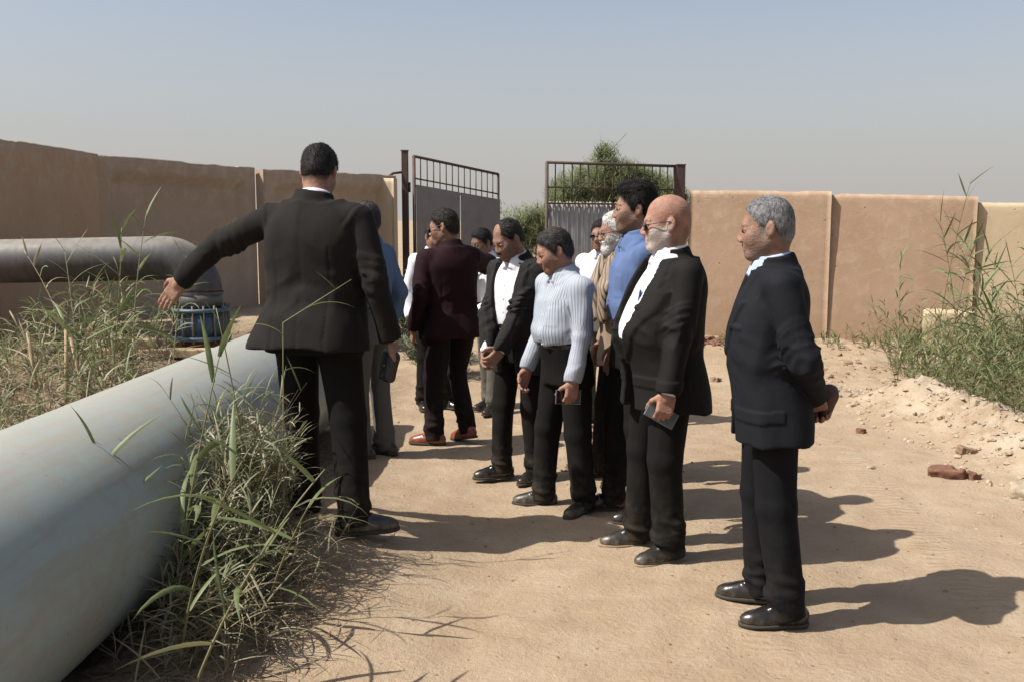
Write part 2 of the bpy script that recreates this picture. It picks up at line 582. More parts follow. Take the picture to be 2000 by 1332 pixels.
M['button'] = simple('dark shirt button', (0.02, 0.025, 0.06), 0.4, 0.1)
M['button_pale'] = simple('pale shirt button', (0.5, 0.5, 0.5), 0.4, 0.1)

ROWS = np.array([(-.22, .186, .124, .012), (-.10, .184, .124, .012), (0, .176, .116, .008), (.10, .160, .108, .0), (.20, .163, .112, -.004),
                 (.30, .174, .121, -.004), (.38, .180, .119, .004), (.44, .166, .103, .012), (.49, .128, .082, .018), (.53, .082, .067, .018),
                 (.56, .062, .058, .014)])

def rows(sp, off, z0, z1, hemflare=0.0):
    zs = np.linspace(z0, z1, 40)
    a, b, c = (np.interp(zs, ROWS[:, 0], ROWS[:, i]) for i in (1, 2, 3))
    g = np.exp(-((zs - .15) / .15) ** 2)
    be = sp.get('belly', 0.0)
    top = np.clip((zs - .30) / .2, 0, 1)
    a = a * (sp.get('w', 1.0) * (1 - top) + (1 + (sp.get('w', 1.0) - 1) * .5) * top) + be * .35 * g + off
    b = b * sp.get('g', 1.0) + be * .6 * g + off
    c = c - be * .5 * g
    fl = np.clip((.06 - zs) / .28, 0, 1) * hemflare
    return zs, a + fl, b + fl * .6, c

def head_ops(S, hc, R, s, off=0.0, part='all', k=.012):
    f = lambda *q: hc + R @ (np.array(q) * s)
    e = lambda q, r, **kw: S.ell(f(*q), (np.array(r) + off) * s, R, **kw)
    if part in ('all', 'skull'):
        e((0, .012, .045), (.0755, .096, .085), k=k)
        e((0, .045, -.015), (.058, .060, .072), k=.03)
    if part in ('all', 'face'):
        e((0, -.030, -.028), (.061, .066, .086), k=.03)
        for x in (-1, 1):
            S.cone(f(.050 * x, .002, -.048), f(.020 * x, -.062, -.098), (.021 + off) * s, (.019 + off) * s, k=.035)
            e((.036 * x, -.056, -.026), (.026, .028, .030), k=.035)
        e((0, -.068, -.095), (.026, .024, .021), k=.02)
    if part == 'all':
        S.cone(f(-.030, -.080, .024), f(.030, -.080, .024), .0105 * s, k=.025)
        for x in (-1, 1):
            S.ell(f(.032 * x, -.099, .003), np.array((.017, .0145, .011)) * s, R, k=.016, op='s')
            S.ell(f(.0315 * x, -.079, .003), np.array((.0145, .0135, .0125)) * s, R, k=.004)
            S.cone(f(.048 * x, -.083, .006), f(.017 * x, -.089, .012), .0045 * s, k=.006)
        S.cone(f(0, -.087, .014), f(0, -.109, -.028), .0080 * s, .0108 * s, k=.015)
        for x in (-1, 1):
            S.ell(f(.012 * x, -.103, -.036), np.array((.0085, .011, .0075)) * s, R, k=.010)
        S.cone(f(-.020, -.088, -.058), f(.020, -.088, -.058), .0075 * s, k=.012)
        S.cone(f(0, -.096, -.058), f(0, -.096, -.0585), .0065 * s, k=.010)
        S.cone(f(-.016, -.089, -.0725), f(.016, -.089, -.0725), .0080 * s, k=.012)
        S.cone(f(-.023, -.105, -.0655), f(.023, -.105, -.0655), .0045 * s, k=.006, op='s')
        for x in (-1, 1):
            Re = R @ rz_(-.35 * x) @ rx(-.15)
            S.ell(f(.078 * x, .014, -.002), np.array((.010, .020, .033)) * s, Re, k=.008)
            S.ell(f(.0885 * x, .008, .002), np.array((.006, .010, .018)) * s, Re, k=.006, op='s')

HL_Y = [-.11, -.085, -.070, -.052, -.040, -.028, -.016, .002, .010, .030, .045, .060, .12]
HL_Z = [.100, .078, .062, .045, .030, .005, -.020, -.022, .028, .012, -.045, -.068, -.070]

def hand_ops(S, W, D, N, side, s, curl, thumb=0.5, spread=1.0):
    """palm, four fingers of unequal length, thumb from the side of the palm near its base"""
    D = unit(D); N = unit(np.asarray(N, float) - D * (np.asarray(N, float) @ D))
    T = np.cross(D, N) if side < 0 else np.cross(N, D)          # toward the thumb
    P = lambda d, t, n: W + (D * d + T * t + N * n) * s
    Rm = np.stack([T, D, N], 1)
    S.cone(P(-.04, 0, 0), P(.02, 0, 0), .027 * s, .027 * s, k=.01)
    S.box(P(.052, -.001, .002), np.array((.041, .047, .0145)) * s, Rm, rnd=.013 * s, k=.014)
    ends = []
    for t, L, r in ((.030, .072, .0098), (.0105, .080, .0100), (-.0095, .075, .0095), (-.0285, .058, .0085)):
        p = P(.094 - abs(t - .008) * .25, t, .002); ang = 0.0
        lat = t * .25 * spread
        for j, fr in enumerate((.44, .31, .25)):
            ang += curl * (0.8, 1.0, 0.7)[j]
            d = unit(D * math.cos(ang) + N * math.sin(ang) + T * lat * 4 * (1 if j == 0 else 0.6))
            q = p + d * L * fr * s
            S.cone(p, q, r * (1 - .07 * j) * s, r * (.95 - .09 * j) * s, k=.004)
            p = q
        ends.append(p)
    b = P(.022, .030, .004)
    d1 = unit(D * .62 + T * .72 + N * (.15 + .5 * thumb))
    m = b + d1 * .044 * s
    S.cone(b, m, .0155 * s, .0115 * s, k=.012)
    d2 = unit(D * .85 + T * .25 + N * (.2 + .8 * thumb))
    m2 = m + d2 * .032 * s
    S.cone(m, m2, .0112 * s, .0100 * s, k=.004)
    m3 = m2 + unit(D * .9 + N * (.3 + .8 * thumb)) * .024 * s
    S.cone(m2, m3, .0100 * s, .0082 * s, k=.004)
    return P(.085, 0, .03)

def ik(Sx, W, l1, l2, pole):
    v = W - Sx; d = float(np.linalg.norm(v)); d = min(d, (l1 + l2) * .998)
    u = unit(v); W = Sx + u * d
    a = (l1 * l1 - l2 * l2 + d * d) / (2 * d)
    h = math.sqrt(max(l1 * l1 - a * a, 0))
    p = np.asarray(pole, float); p = unit(p - u * (p @ u))
    return Sx + u * a + p * h, W

def flatcone(S, a, b, ra, rb, k, flat=None):
    """round cone whose far end is cut square (a cuff)"""
    a = np.asarray(a, np.float32); b = np.asarray(b, np.float32); ba = b - a; L2 = float(ba @ ba); dr = ba / math.sqrt(L2)
    def fn(P):
        pa = P - a
        h = np.clip(pa @ ba / L2, 0, 1)
        q = pa - h[:, None] * ba
        return np.maximum(np.sqrt((q * q).sum(1)) - (ra + (rb - ra) * h), (P - b) @ dr)
    R = max(ra, rb)
    S._push(fn, np.minimum(a, b) - R, np.maximum(a, b) + R, k, 'u')

def folds(amp, sx, sy, sz, fine=.4, seed=0.0):
    sc = np.array([sx, sy, sz], np.float32)
    def fn(P):
        q = P * sc + seed
        w = vnoise(q, .6)
        n = vnoise(q + np.stack([w, w * .7, w * .4], 1) * .9, 1.0)
        n = 1 - 2 * np.abs(n)
        return -amp * (n * .8 + fine * vnoise(q, 2.3))
    return fn

def strands(v, hc, Rh, hs, n, ln, wd, mat, parent, seed, mode='hair', name='hair_strands'):
    r = np.random.default_rng(seed)
    i = r.integers(0, len(v), n)
    p = v[i] + r.normal(0, .002, (n, 3))
    q = (p - hc) @ Rh / hs
    nr = q - np.array((0, .01, .02)); nr /= np.linalg.norm(nr, axis=1)[:, None]
    if mode == 'hair':
        top = sst((q[:, 2] - .06) / .05)[:, None]
        d = np.array((.25, .9, -.05)) * top + np.array((0, .45, -.9)) * (1 - top)
    else:
        d = np.array((0, -.25, -1.0)) + np.zeros((n, 3))
    d = d + r.normal(0, .30, (n, 3))
    d = d - nr * (d * nr).sum(1)[:, None]; d /= np.linalg.norm(d, axis=1)[:, None]
    L = (ln * r.uniform(.5, 1.3, n))[:, None] * hs
    d1 = d + nr * r.uniform(.1, .55, n)[:, None]; d1 /= np.linalg.norm(d1, axis=1)[:, None]
    d2 = d - nr * .05
    sd = np.cross(d, nr); w_ = wd * hs * .5
    p0 = q * hs - nr * .003 * hs - d * L * .3
    p1 = p0 + d1 * L * .55; p2 = p1 + d2 * L * .5
    V = np.stack([p0 - sd * w_, p0 + sd * w_, p1 - sd * w_ * .9, p1 + sd * w_ * .9, p2 - sd * w_ * .2, p2 + sd * w_ * .2], 1).reshape(-1, 3)
    V = hc + V @ Rh.T
    Q = (np.arange(n)[:, None, None] * 6 + np.array([(0, 1, 3, 2), (2, 3, 5, 4)])[None]).reshape(-1, 4)
    o = obj_np(name, V, Q, mat, parent)
    o['kind'] = 'stuff'
    return o

SHOE_CACHE = {}
def shoe_meshes(mat, sole):
    key = (mat, sole)
    if key in SHOE_CACHE: return SHOE_CACHE[key]
    S = Sdf()
    S.ell((0, -.120, .030), (.046, .082, .040), k=.02)
    S.ell((0, -.060, .042), (.041, .085, .046), k=.02)
    S.ell((0, .020, .045), (.037, .065, .052), k=.02)
    S.cone((0, .015, .05), (0, .012, .105), .043, .043, k=.02)
    S.cone((-.02, -.075, .078), (.02, -.075, .078), .010, k=.012)
    S.ell((0, .010, .125), (.034, .042, .035), k=.004, op='s')
    S.field(lambda P: P[:, 2] - .016, (-.1, -.25, -.05), (.1, .1, .15), op='s', k=.002)
    S.field(lambda P: .0015 * vnoise(P, 45), (-.1, -.25, -.05), (.1, .1, .15))
    v, q = S.mesh(.005)
    up = mesh_np('shoe', v, q, M[mat])
    B = Sdf()
    B.ell((0, -.120, .012), (.050, .088, .5), k=.02)
    B.ell((0, -.03, .012), (.040, .085, .5), k=.03)
    B.ell((0, .035, .012), (.040, .050, .5), k=.03)
    B.field(lambda P: np.minimum(P[:, 2] - .001, .019 - P[:, 2]), (-.1, -.25, -.05), (.1, .1, .1), op='s', k=.002)
    v, q = B.mesh(.006, np.array([-.07, -.23, -.012], np.float32), np.array([.07, .11, .035], np.float32))
    so = mesh_np('sole', v, q, M[sole])
    SHOE_CACHE[key] = (up, so)
    return up, so

def basis(M3):
    return Matrix([list(map(float, r)) for r in M3]).to_4x4()

def person(sp):
    s = sp['H'] / 1.785
    root = empty('person', sp['loc'], sp['rz'] * D2R)
    tag(root, sp['label'], 'person')
    Ri = rz_(-sp['rz'] * D2R); loc = np.array(sp['loc'])
    def loc_of(p, world): return Ri @ (np.array(p, float) - loc) if world else np.array(p, float) * s
    res = sp.get('res', .006); cres = sp.get('cres', .010)
    w = sp.get('w', 1.0)
    Hc = np.array(sp.get('hip', (0, 0, 0)), float) * s + np.array((0, 0, .93 * s))
    lean = sp.get('lean', (0, 0, 0))
    Rt = rz_(lean[1] * D2R) @ rx(lean[0] * D2R) @ ry(lean[2] * D2R)
    T = lambda *q: Hc + Rt @ (np.array(q) * s)
    hy = sp.get('head', (0, 0, 0))
    Rh = Rt @ rx(-lean[0] * D2R * .6) @ rz_(hy[0] * D2R) @ rx(hy[1] * D2R) @ ry(hy[2] * D2R)
    npv = T(0, .010, .574)
    hc = npv + Rh @ (np.array((0, -.022, .108)) * s)
    hs = s * sp.get('hs', 1.0)
    # limbs
    arms = []
    for sd, key in ((1, 'L'), (-1, 'R')):
        A = sp.get('arm' + key, {})
        sh = T(.183 * w * sd, .010, .455)
        if 'W' in A: tgt = loc_of(A['W'], True)
        else:
            t_ = A.get('w', (.265, -.03, .875)); tgt = np.array((t_[0] * (sd if 'w' not in A else 1), t_[1], t_[2])) * s
        l1, l2 = .292 * s, .262 * s
        pole = np.array(A.get('pole', (.3 * sd, 1.0, 0)))
        if A.get('worldpole'): pole = Ri @ pole
        el, wr = ik(sh, tgt, l1, l2, pole)
        fd = unit(wr - el)
        D = Ri @ np.array(A['D']) if 'D' in A else fd * 1.0 + np.array((0, 0, -.15))
        N = Ri @ np.array(A['N']) if 'N' in A else np.array((-sd, .15, 0))
        arms.append(dict(sd=sd, sh=sh, el=el, wr=wr, fd=fd, D=unit(D), N=N, curl=A.get('curl', .38), thumb=A.get('thumb', .35)))
    legs = []
    feet = sp.get('feet', ((.11, 0, 12, 0), (-.11, 0, -12, 0)))
    for sd, ft in ((1, feet[0]), (-1, feet[1])):
        hp = Hc + np.array((.092 * sd * min(w, 1.06), .0, -.02)) * s
        yaw, lift = ft[2] * D2R, (ft[3] if len(ft) > 3 else 0) * D2R
        Rf = rz_(yaw) @ rx(lift)                       # heel raised about the toe ball
        toe = np.array((ft[0] * s, ft[1] * s, 0.0)) + rz_(yaw) @ np.array((0, -.15 * s, 0))
        base = toe + Rf @ np.array((0, .15 * s, 0))
        an = base + Rf @ np.array((0, .012, .095)) * s
        kn, _ = ik(hp, an, .412 * s, .408 * s, rz_(yaw * .6) @ np.array((0, -1, 0)))
        legs.append(dict(hp=hp, kn=kn, an=an, Rf=Rf, base=base))
    # ---- body: one continuous skin
    B = Sdf()
    head_ops(B, hc, Rh, hs)
    B.cone(T(0, .018, .50), hc + Rh @ (np.array((0, .022, -.060)) * s), .062 * s, .056 * s, k=.03)
    zs, a, b, c = rows(sp, -.020, -.10, .54)
    B.loft(Hc, Rt, zs * s, a * s, b * s, c * s, k=.03)
    hands = {}
    for A in arms:
        B.cone(A['sh'], A['el'], .048 * s, .038 * s, k=.03)
        B.cone(A['el'], A['wr'], .038 * s, .027 * s, k=.01)
        hands[A['sd']] = hand_ops(B, A['wr'], A['D'], A['N'], A['sd'], s, A['curl'], A['thumb'])
    for L in legs:
        B.cone(L['hp'], L['kn'], .075 * s, .052 * s, k=.03)
        B.cone(L['kn'], L['an'], .052 * s, .036 * s, k=.01)
        B.cone(L['an'], L['base'] + L['Rf'] @ (np.array((0, -.12, .035)) * s), .034 * s, .024 * s, k=.02)
    v, q = B.mesh(res)
    hid = np.linalg.norm(v - (hc - np.array((0, 0, .03))), axis=1) > .215 * s
    for A in arms: hid &= np.linalg.norm(v - (A['wr'] + A['D'] * .09 * s), axis=1) > .15 * s
    v, t3 = cluster(v, q, hid, .030)
    qh = ((v - hc) @ Rh) / hs
    near_h = np.linalg.norm(qh, axis=1) < .2
    bt = np.interp(np.abs(qh[:, 0]), [0, .018, .03, .05, .065, .08], [-.040, -.042, -.050, -.034, -.004, .02])
    bm = sst((bt - qh[:, 2]) / .030 + .35) * sst((.004 - qh[:, 1]) / .034 + .5) * sst((qh[:, 2] + .150) / .03) * near_h
    bm = bm * (1 - sst(1.4 - np.sqrt((qh[:, 0] / .020) ** 2 + ((qh[:, 2] + .066) / .010) ** 2)) * (qh[:, 1] < -.07))
    lip = sst(1.5 - np.sqrt((qh[:, 0] / .022) ** 2 + ((qh[:, 2] + .066) / .011) ** 2)) * (qh[:, 1] < -.075) * near_h
    scalp = np.zeros(len(v))
    if sp.get('hair'):
        fr = np.clip((-.03 - qh[:, 1]) / .03, 0, 1)
        scalp = sst((qh[:, 2] - np.interp(qh[:, 1] - sp.get('hairline', 0) * fr, HL_Y, HL_Z)) / .020 + .7) * near_h * (np.abs(qh[:, 0]) < .0775)
        if sp.get('receding'): scalp = scalp * (qh[:, 1] > .01)
    k_ = 'skin_' + sp['key']
    c_, r_ = SKINS[sp['skin']]
    HC = {'hair_black': (.012, .010, .009), 'hair_dark': (.022, .017, .013), 'hair_salt': (.035, .031, .028), 'hair_grey': (.11, .105, .10), 'hair_white': (.34, .33, .31)}
    M[k_] = skin_mat('skin ' + sp['key'], c_, r_, sp.get('beardcol', (.03, .024, .02)), sp.get('stubble', .25), HC.get(sp.get('hair'), (.1, .1, .1)))
    obj_np('body', v, t3, M[k_], root, attrs={'beard': bm, 'lip': lip, 'scalp': scalp})
    # ---- eyes
    for x in (-1, 1):
        mbv = []
        o_ = hc + Rh @ (np.array((.0315 * x, -.0840, .0015)) * hs)
        sph = bpy.data.meshes.new('eye')
        vs, fs = [], []
        nA, nB = 8, 12
        for i in range(nA + 1):
            th = PI * i / nA
            for j in range(nB):
                ph = 2 * PI * j / nB
                vs.append((math.sin(th) * math.cos(ph) * .0122, -math.cos(th) * .0138, math.sin(th) * math.sin(ph) * .0102))
        for i in range(nA):
            for j in range(nB):
                fs.append((i * nB + j, (i + 1) * nB + j, (i + 1) * nB + (j + 1) % nB, i * nB + (j + 1) % nB))
        sph.from_pydata([tuple(o_ + Rh @ (np.array(p) * hs)) for p in vs], [], fs)
        sph.materials.append(M['eye_white']); sph.materials.append(M['iris'])
        for p in sph.polygons:
            p.use_smooth = True
            if p.index < nB * 3: p.material_index = 1
        link(bpy.data.objects.new('eye', sph), root)
    hf = lambda *q_: hc + Rh @ (np.array(q_) * hs)
    # ---- hair
    hr = sp.get('hair')
    if hr:
        th = sp.get('hairvol', .010)
        S = Sdf()
        head_ops(S, hc, Rh, hs, th, 'skull', .02)
        if sp.get('quiff'):
            S.ell(hf(.012, -.052, .104), np.array((.056, .046, .040)) * hs, Rh, k=.035)
            S.ell(hf(.01, .015, .112), np.array((.066, .078, .036)) * hs, Rh, k=.04)
        dz = sp.get('hairline', 0.0)
        def fn(P):
            q_ = (P - hc) @ Rh / hs
            fr = np.clip((-.03 - q_[:, 1]) / .03, 0, 1)
            return (q_[:, 2] - np.interp(q_[:, 1] - dz * fr, HL_Y, HL_Z)) * hs
        S.field(fn, hc - .3, hc + .3, op='s', k=.006)
        if sp.get('receding'):
            S.ell(hf(0, -.088, .098), np.array((.048, .066, .050)) * hs, Rh, k=.012, op='s')
        if sp.get('crown_bare'):
            S.ell(hf(0, .0, .145), np.array((.05, .07, .035)) * hs, Rh, k=.012, op='s')
        amp = sp.get('hairamp', .0025)
        def thin(P):                       # the hair thins out towards its edge
            q_ = (P - hc) @ Rh / hs
            fr = np.clip((-.03 - q_[:, 1]) / .03, 0, 1)
            d_ = q_[:, 2] - np.interp(q_[:, 1] - dz * fr, HL_Y, HL_Z)
            return (th * .80 * (1 - sst(d_ / .040)) * hs).astype(np.float32)
        S.field(thin, hc - .3, hc + .3)
        S.field(lambda P: amp * vnoise(((P - hc) @ Rh) * np.array([1, .35, .5]), 95) + amp * .7 * vnoise(P, 38), hc - .3, hc + .3)
        v, q = S.mesh(res * .9)
        obj_np('hair', v, q, M[hr], root)
        strands(v, hc, Rh, hs, 5200 if res < .0055 else 3000, sp.get('hairlen', .020), .0019 if res < .0055 else .0026, M[hr], root, 77)
    bc = M[sp.get('brow', sp.get('hair') or 'stubble_grey')]
    for x in (-1, 1):
        S = Sdf()
        S.cone(hf(.014 * x, -.0935, .0235), hf(.033 * x, -.0885, .029), .0045 * hs, .0042 * hs, k=.003)
        S.cone(hf(.033 * x, -.0885, .029), hf(.050 * x, -.074, .022), .0042 * hs, .0030 * hs, k=.003)
        v, q = S.mesh(.004)
        obj_np('eyebrow', v, q, bc, root)
    if sp.get('mustache'):
        S = Sdf()
        for x in (-1, 1):
            S.cone(hf(.003 * x, -.105, -.048), hf(.024 * x, -.090, -.058), .0075 * hs, .0055 * hs, k=.006)
        S.field(lambda P: .002 * vnoise(P, 150), hc - .3, hc + .3)
        v, q = S.mesh(.004)
        obj_np('mustache', v, q, M[sp['mustache']], root)
    if sp.get('beard'):
        S = Sdf()
        head_ops(S, hc, Rh, hs, sp.get('beardvol', .006), 'face', .02)
        if sp.get('beardlong'):
            S.ell(hf(0, -.055, -.115), np.array((.048, .040, .035)) * hs, Rh, k=.03)
        for x in (-1, 1):
            S.cone(hf(.003 * x, -.101, -.047), hf(.026 * x, -.085, -.062), .008 * hs, .008 * hs, k=.012)
        def fb(P):
            q_ = (P - hc) @ Rh / hs
            top = np.interp(np.abs(q_[:, 0]), [0, .02, .04, .055, .07], [-.042, -.044, -.045, -.030, .0])
            return -np.maximum(q_[:, 2] - top, q_[:, 1] - .006) * hs
        S.field(fb, hc - .3, hc + .3, op='s', k=.006)
        S.ell(hf(0, -.108, -.067), np.array((.019, .022, .0075)) * hs, Rh, k=.004, op='s')
        ba = sp.get('beardamp', .002)
        S.field(lambda P: ba * vnoise(P, 110), hc - .3, hc + .3)
        v, q = S.mesh(res * .85)
        obj_np('beard', v, q, M[sp['beard']], root)
        strands(v, hc, Rh, hs, 2500, .016, .002, M[sp['beard']], root, 78, 'beard', 'beard_strands')
    if sp.get('glasses'):
        g = MB(); lens = MB()
        for x in (-1, 1):
            ring = []
            for i in range(17):
                an = 2 * PI * i / 16
                ring.append(tuple(hf(.034 * x + .024 * math.cos(an), -.1035 + abs(math.cos(an)) * .004 * 1, -.002 + .018 * math.sin(an))))
            g.tube(ring, .0022 * hs, 5, False)
            b0 = len(lens.v)
            lens.v += ring[:16]; lens.f.append(tuple(b0 + i for i in range(16)))
            g.tube([hf(.058 * x, -.098, .004), hf(.075 * x, -.06, .008), hf(.084 * x, .005, .012), hf(.083 * x, .03, -.004)], .0022 * hs, 5)
        g.tube([hf(-.011, -.106, .002), hf(0, -.109, .005), hf(.011, -.106, .002)], .0022 * hs, 5)
        go = g.build('glasses', M['wire'], root, True)
        if sp['glasses'] == 'dark':
            for x in (0, 1):
                l1_ = MB(); l1_.v = lens.v[16 * x:16 * x + 16]; l1_.f = [tuple(range(16))]
                lo_ = l1_.build('lens', M['lens'], go)
                sd_ = lo_.modifiers.new('thickness', 'SOLIDIFY'); sd_.thickness = .0015
    # ---- trousers
    S = Sdf()
    zs, a, b, c = rows(sp, .006 if sp.get('jacket') else .002, -.13, .135)
    S.loft(Hc, Rt @ rx(-lean[0] * D2R * .5), zs * s, a * s, b * s, c * s, k=.03)
    tl = sp.get('loose', 1.0)
    for L in legs:
        S.cone(L['hp'] + np.array((0, .004, 0)), L['kn'], .096 * s * (.5 + .5 * sp.get('g', 1)), .071 * s * tl, k=.025)
        e_ = L['base'] + L['Rf'] @ (np.array((0, -.004, .040)) * s)
        flatcone(S, L['kn'], e_, .070 * s * tl, .062 * s * tl, .02)
        for i, zz in enumerate((.10, .15, .205)):      # breaks of cloth above the shoe
            p_ = L['base'] + (L['kn'] - L['base']) * (zz * s / np.linalg.norm(L['kn'] - L['base']))
            S.ell(p_ + L['Rf'] @ (np.array((random.uniform(-.01, .01), -.012 + .008 * i, 0)) * s), np.array((.068 - .002 * i, .067, .016)) * s * tl, L['Rf'] @ rx(.25 * (1 if i % 2 else -1)), k=.015)
    S.field(folds(.0075, 9, 9, 2.0, .25, sp['H'] * 7), Hc - 1.2, Hc + 1.2)
    lowz = lambda P: np.clip((.32 * s - P[:, 2]) / (.2 * s), 0, 1)
    S.field(lambda P: .006 * lowz(P) * vnoise(P * np.array([.8, .8, 1.5]), 14), Hc - 1.2, Hc + 1.2)
    v, q = S.mesh(cres)
    obj_np('trousers', v, q, M[sp['trousers']], root)
    # ---- shoes
    up, so = shoe_meshes(*sp.get('shoes', ('shoe_black', 'sole_dark')))
    for L in legs:
        o = bpy.data.objects.new('shoe', up); link(o, root)
        Mx = basis(L['Rf'] * s); Mx.translation = Vector(L['base'])
        o.matrix_local = Mx
        o2 = bpy.data.objects.new('sole', so); link(o2, o)
    # ---- shirt
    jk = sp.get('jacket')
    S = Sdf()
    zs, a, b, c = rows(sp, .010 if not jk else .004, (.126 if not jk else -.03) if not sp.get('untucked') else -.16, .545, .02 if sp.get('untucked') else 0)
    if not jk and not sp.get('untucked'):                  # shirt blouses over the belt
        gz = np.exp(-((zs - .20) / .05) ** 2) * .013; a, b = a + gz, b + gz
    S.loft(Hc, Rt, zs * s, a * s, b * s, c * s, k=.03)
    if jk:                                 # lies close to the back under the jacket
        S.field(lambda P: (.020 * sst(((P - Hc) @ Rt / s)[:, 1] / .03) * s).astype(np.float32), Hc - 1, Hc + 1.2)
    if not jk:
        S.cone(T(-.150 * w, .012, .458), T(.150 * w, .012, .458), .054 * s, k=.045)
        for A in arms:
            S.ell(A['sh'], np.array((.060, .062, .062)) * s, k=.045)
            S.cone(A['sh'], A['el'], .060 * s, .054 * s, k=.02)
            u = A['wr'] - A['fd'] * .005 * s
            flatcone(S, A['el'], u, .056 * s, .044 * s, .012)
            S.cone(A['wr'] - A['fd'] * .06 * s, A['wr'] - A['fd'] * .045 * s, .046 * s, k=.015)
        S.field(folds(.0135, 7.5, 7.5, 4.4, .4, sp['H'] * 3), Hc - 1.2, Hc + 1.2)
    else:
        for A in arms:
            Cf = Sdf(); flatcone(Cf, A['wr'] - A['fd'] * .05 * s, A['wr'] + A['fd'] * .010 * s, .036 * s, .036 * s, .004)
            v, q = Cf.mesh(.008); obj_np('cuff', v, q, M[sp['shirt']], root, attrs={'stripe': v[:, 0] + 5.0})
        S.field(folds(.003, 9, 9, 5, .3, sp['H'] * 3), Hc - 1.2, Hc + 1.2)
    # collar band and points
    Rc = Rt @ rx(.22)
    zc = np.array((-.035, .0, .024, .034))
    S.loft(T(0, .014, .545), Rc, zc * s, np.array((.078, .072, .068, .066)) * s, np.array((.080, .074, .068, .066)) * s, np.array((.004, .004, .002, .0)) * s, p=2.0, k=.012, cap=.004)
    for x in (-1, 1):
        Rp = Rt @ rz_(.55 * x) @ rx(-.35) @ ry(.35 * x)
        S.box(T(.040 * x, -.066, .515), np.array((.028, .006, .032)) * s, Rp, rnd=.004 * s, k=.006)
    S.cone(T(0, -.075, .585), T(0, -.100, .480), .026 * s, .005, k=.008, op='s')
    def fall(P):                           # turned-down collar
        q_ = (P - T(0, .014, .545)) @ Rc / s
        fr = np.clip((-q_[:, 1]) / .075, 0, 1)
        edge = -.012 - .040 * fr ** 2
        m_ = np.clip((q_[:, 2] - edge) / .006, 0, 1) * (np.abs(q_[:, 0]) < .13) * (np.sqrt(q_[:, 0] ** 2 + q_[:, 1] ** 2) < .115 + .02 * fr)
        gap = np.clip((np.abs(q_[:, 0]) - np.clip((.02 - q_[:, 2]) * .35, 0, 1)) / .006, 0, 1)
        back = np.clip((-.035 - q_[:, 1]) / .02, 0, 1) * np.clip((.072 - np.abs(q_[:, 0])) / .018, 0, 1) if jk else 1.0
        return (-.0065 * m_ * back * np.where(q_[:, 1] < 0, gap, 1) * s).astype(np.float32)
    S.field(fall, Hc - 1, Hc + 1.2)
    def placket(P):
        q_ = (P - Hc) @ Rt / s
        pk = (q_[:, 0] > .045) & (q_[:, 0] < .135) & (q_[:, 1] < 0) & (q_[:, 2] > .24) & (q_[:, 2] < .355) & (not jk)
        return np.where(((np.abs(q_[:, 0]) < .016) & (q_[:, 1] < 0) & (q_[:, 2] < .5) & (q_[:, 2] > .15)) | pk, -.0032, 0).astype(np.float32)
    S.field(placket, Hc - 1, Hc + 1)
    v, q = S.mesh(cres * .9)
    q_ = (v - Hc) @ Rt
    ang = np.arctan2(q_[:, 0], -(q_[:, 1])) * .155 * s
    st = np.where(q_[:, 2] > .40 * s, q_[:, 0], ang)
    if not jk:
        best = np.abs(q_[:, 0]) - .16 * w * s
        for A in arms:
            for p0, p1 in ((A['sh'], A['el']), (A['el'], A['wr'])):
                ax = unit(p1 - p0); h = np.clip((v - p0) @ ax, 0, np.linalg.norm(p1 - p0))
                r_ = v - p0 - h[:, None] * ax
                dd = np.linalg.norm(r_, axis=1)
                e1 = unit(np.cross(ax, (0, 1, .2))); e2 = np.cross(ax, e1)
                m_ = (dd < .085 * s) & (np.abs(q_[:, 0]) > .165 * w * s)
                st[m_] = (np.arctan2(r_ @ e1, r_ @ e2) * .055 * s)[m_]
    shirt = obj_np('shirt', v, q, M[sp['shirt']], root, attrs={'stripe': st + 5.0})
    # buttons down the front
    if sp.get('buttons'):
        def fsurf(x, z):
            ys = np.linspace(-.40, 0, 200)
            P = np.stack([T(x, y_, z) for y_ in ys]).astype(np.float32)
            dv = S.eval(P, .03)
            i = np.argmax(dv < 0)
            return P[i]
        for z in np.arange(.13, .50, .085):
            p = fsurf(0.0, z)
            n_ = Rt @ np.array((0, -1, 0))
            bt = MB(); bt.tube([p + n_ * .000, p + n_ * .004], .0062 * s, 10)
            bt.build('button', M[sp['buttons']], shirt)
    if sp.get('scarf'):
        S = Sdf()
        zc = np.array((-.06, -.03, .0, .03, .055))
        S.loft(T(0, .006, .535), Rt @ rx(.30), zc * s, np.array((.13, .125, .105, .090, .080)) * s, np.array((.115, .112, .100, .090, .078)) * s, np.array((-.01, -.008, 0, 0, 0)) * s, p=2.0, k=.02)
        for x in (-1, 1):
            S.cone(T(.070 * x, -.085, .50), T(.078 * x, -.150, .34), .045 * s, .050 * s, k=.03, flat=(Rt @ np.array((0, 1, 0)), 1.8))
            S.cone(T(.078 * x, -.150, .34), T(.070 * x, -.160, .16), .050 * s, .048 * s, k=.03, flat=(Rt @ np.array((0, 1, 0)), 1.8))
        S.ell(T(0, -.105, .54), np.array((.03, .06, .07)) * s, Rt, k=.02, op='s')
        S.field(folds(.011, 16, 16, 5, .5, 3.0), Hc - 1, Hc + 1.2)
        v, q = S.mesh(.008)
        q3 = (v - Hc) @ Rt
        obj_np('scarf', v, q, M['scarf'], root, attrs={'stripe': q3[:, 0] + .35 * q3[:, 2] + 5.0})
    # ---- belt
    if sp.get('belt'):
        S = Sdf()
        zs, a, b, c = rows(sp, .008 if not jk else .013, .094, .134)
        S.loft(Hc, Rt @ rx(-lean[0] * D2R * .5), zs * s, a * s, b * s, c * s, k=.003, cap=.004)
        v, q = S.mesh(.008)
        obj_np('belt', v, q, M['belt'], root)
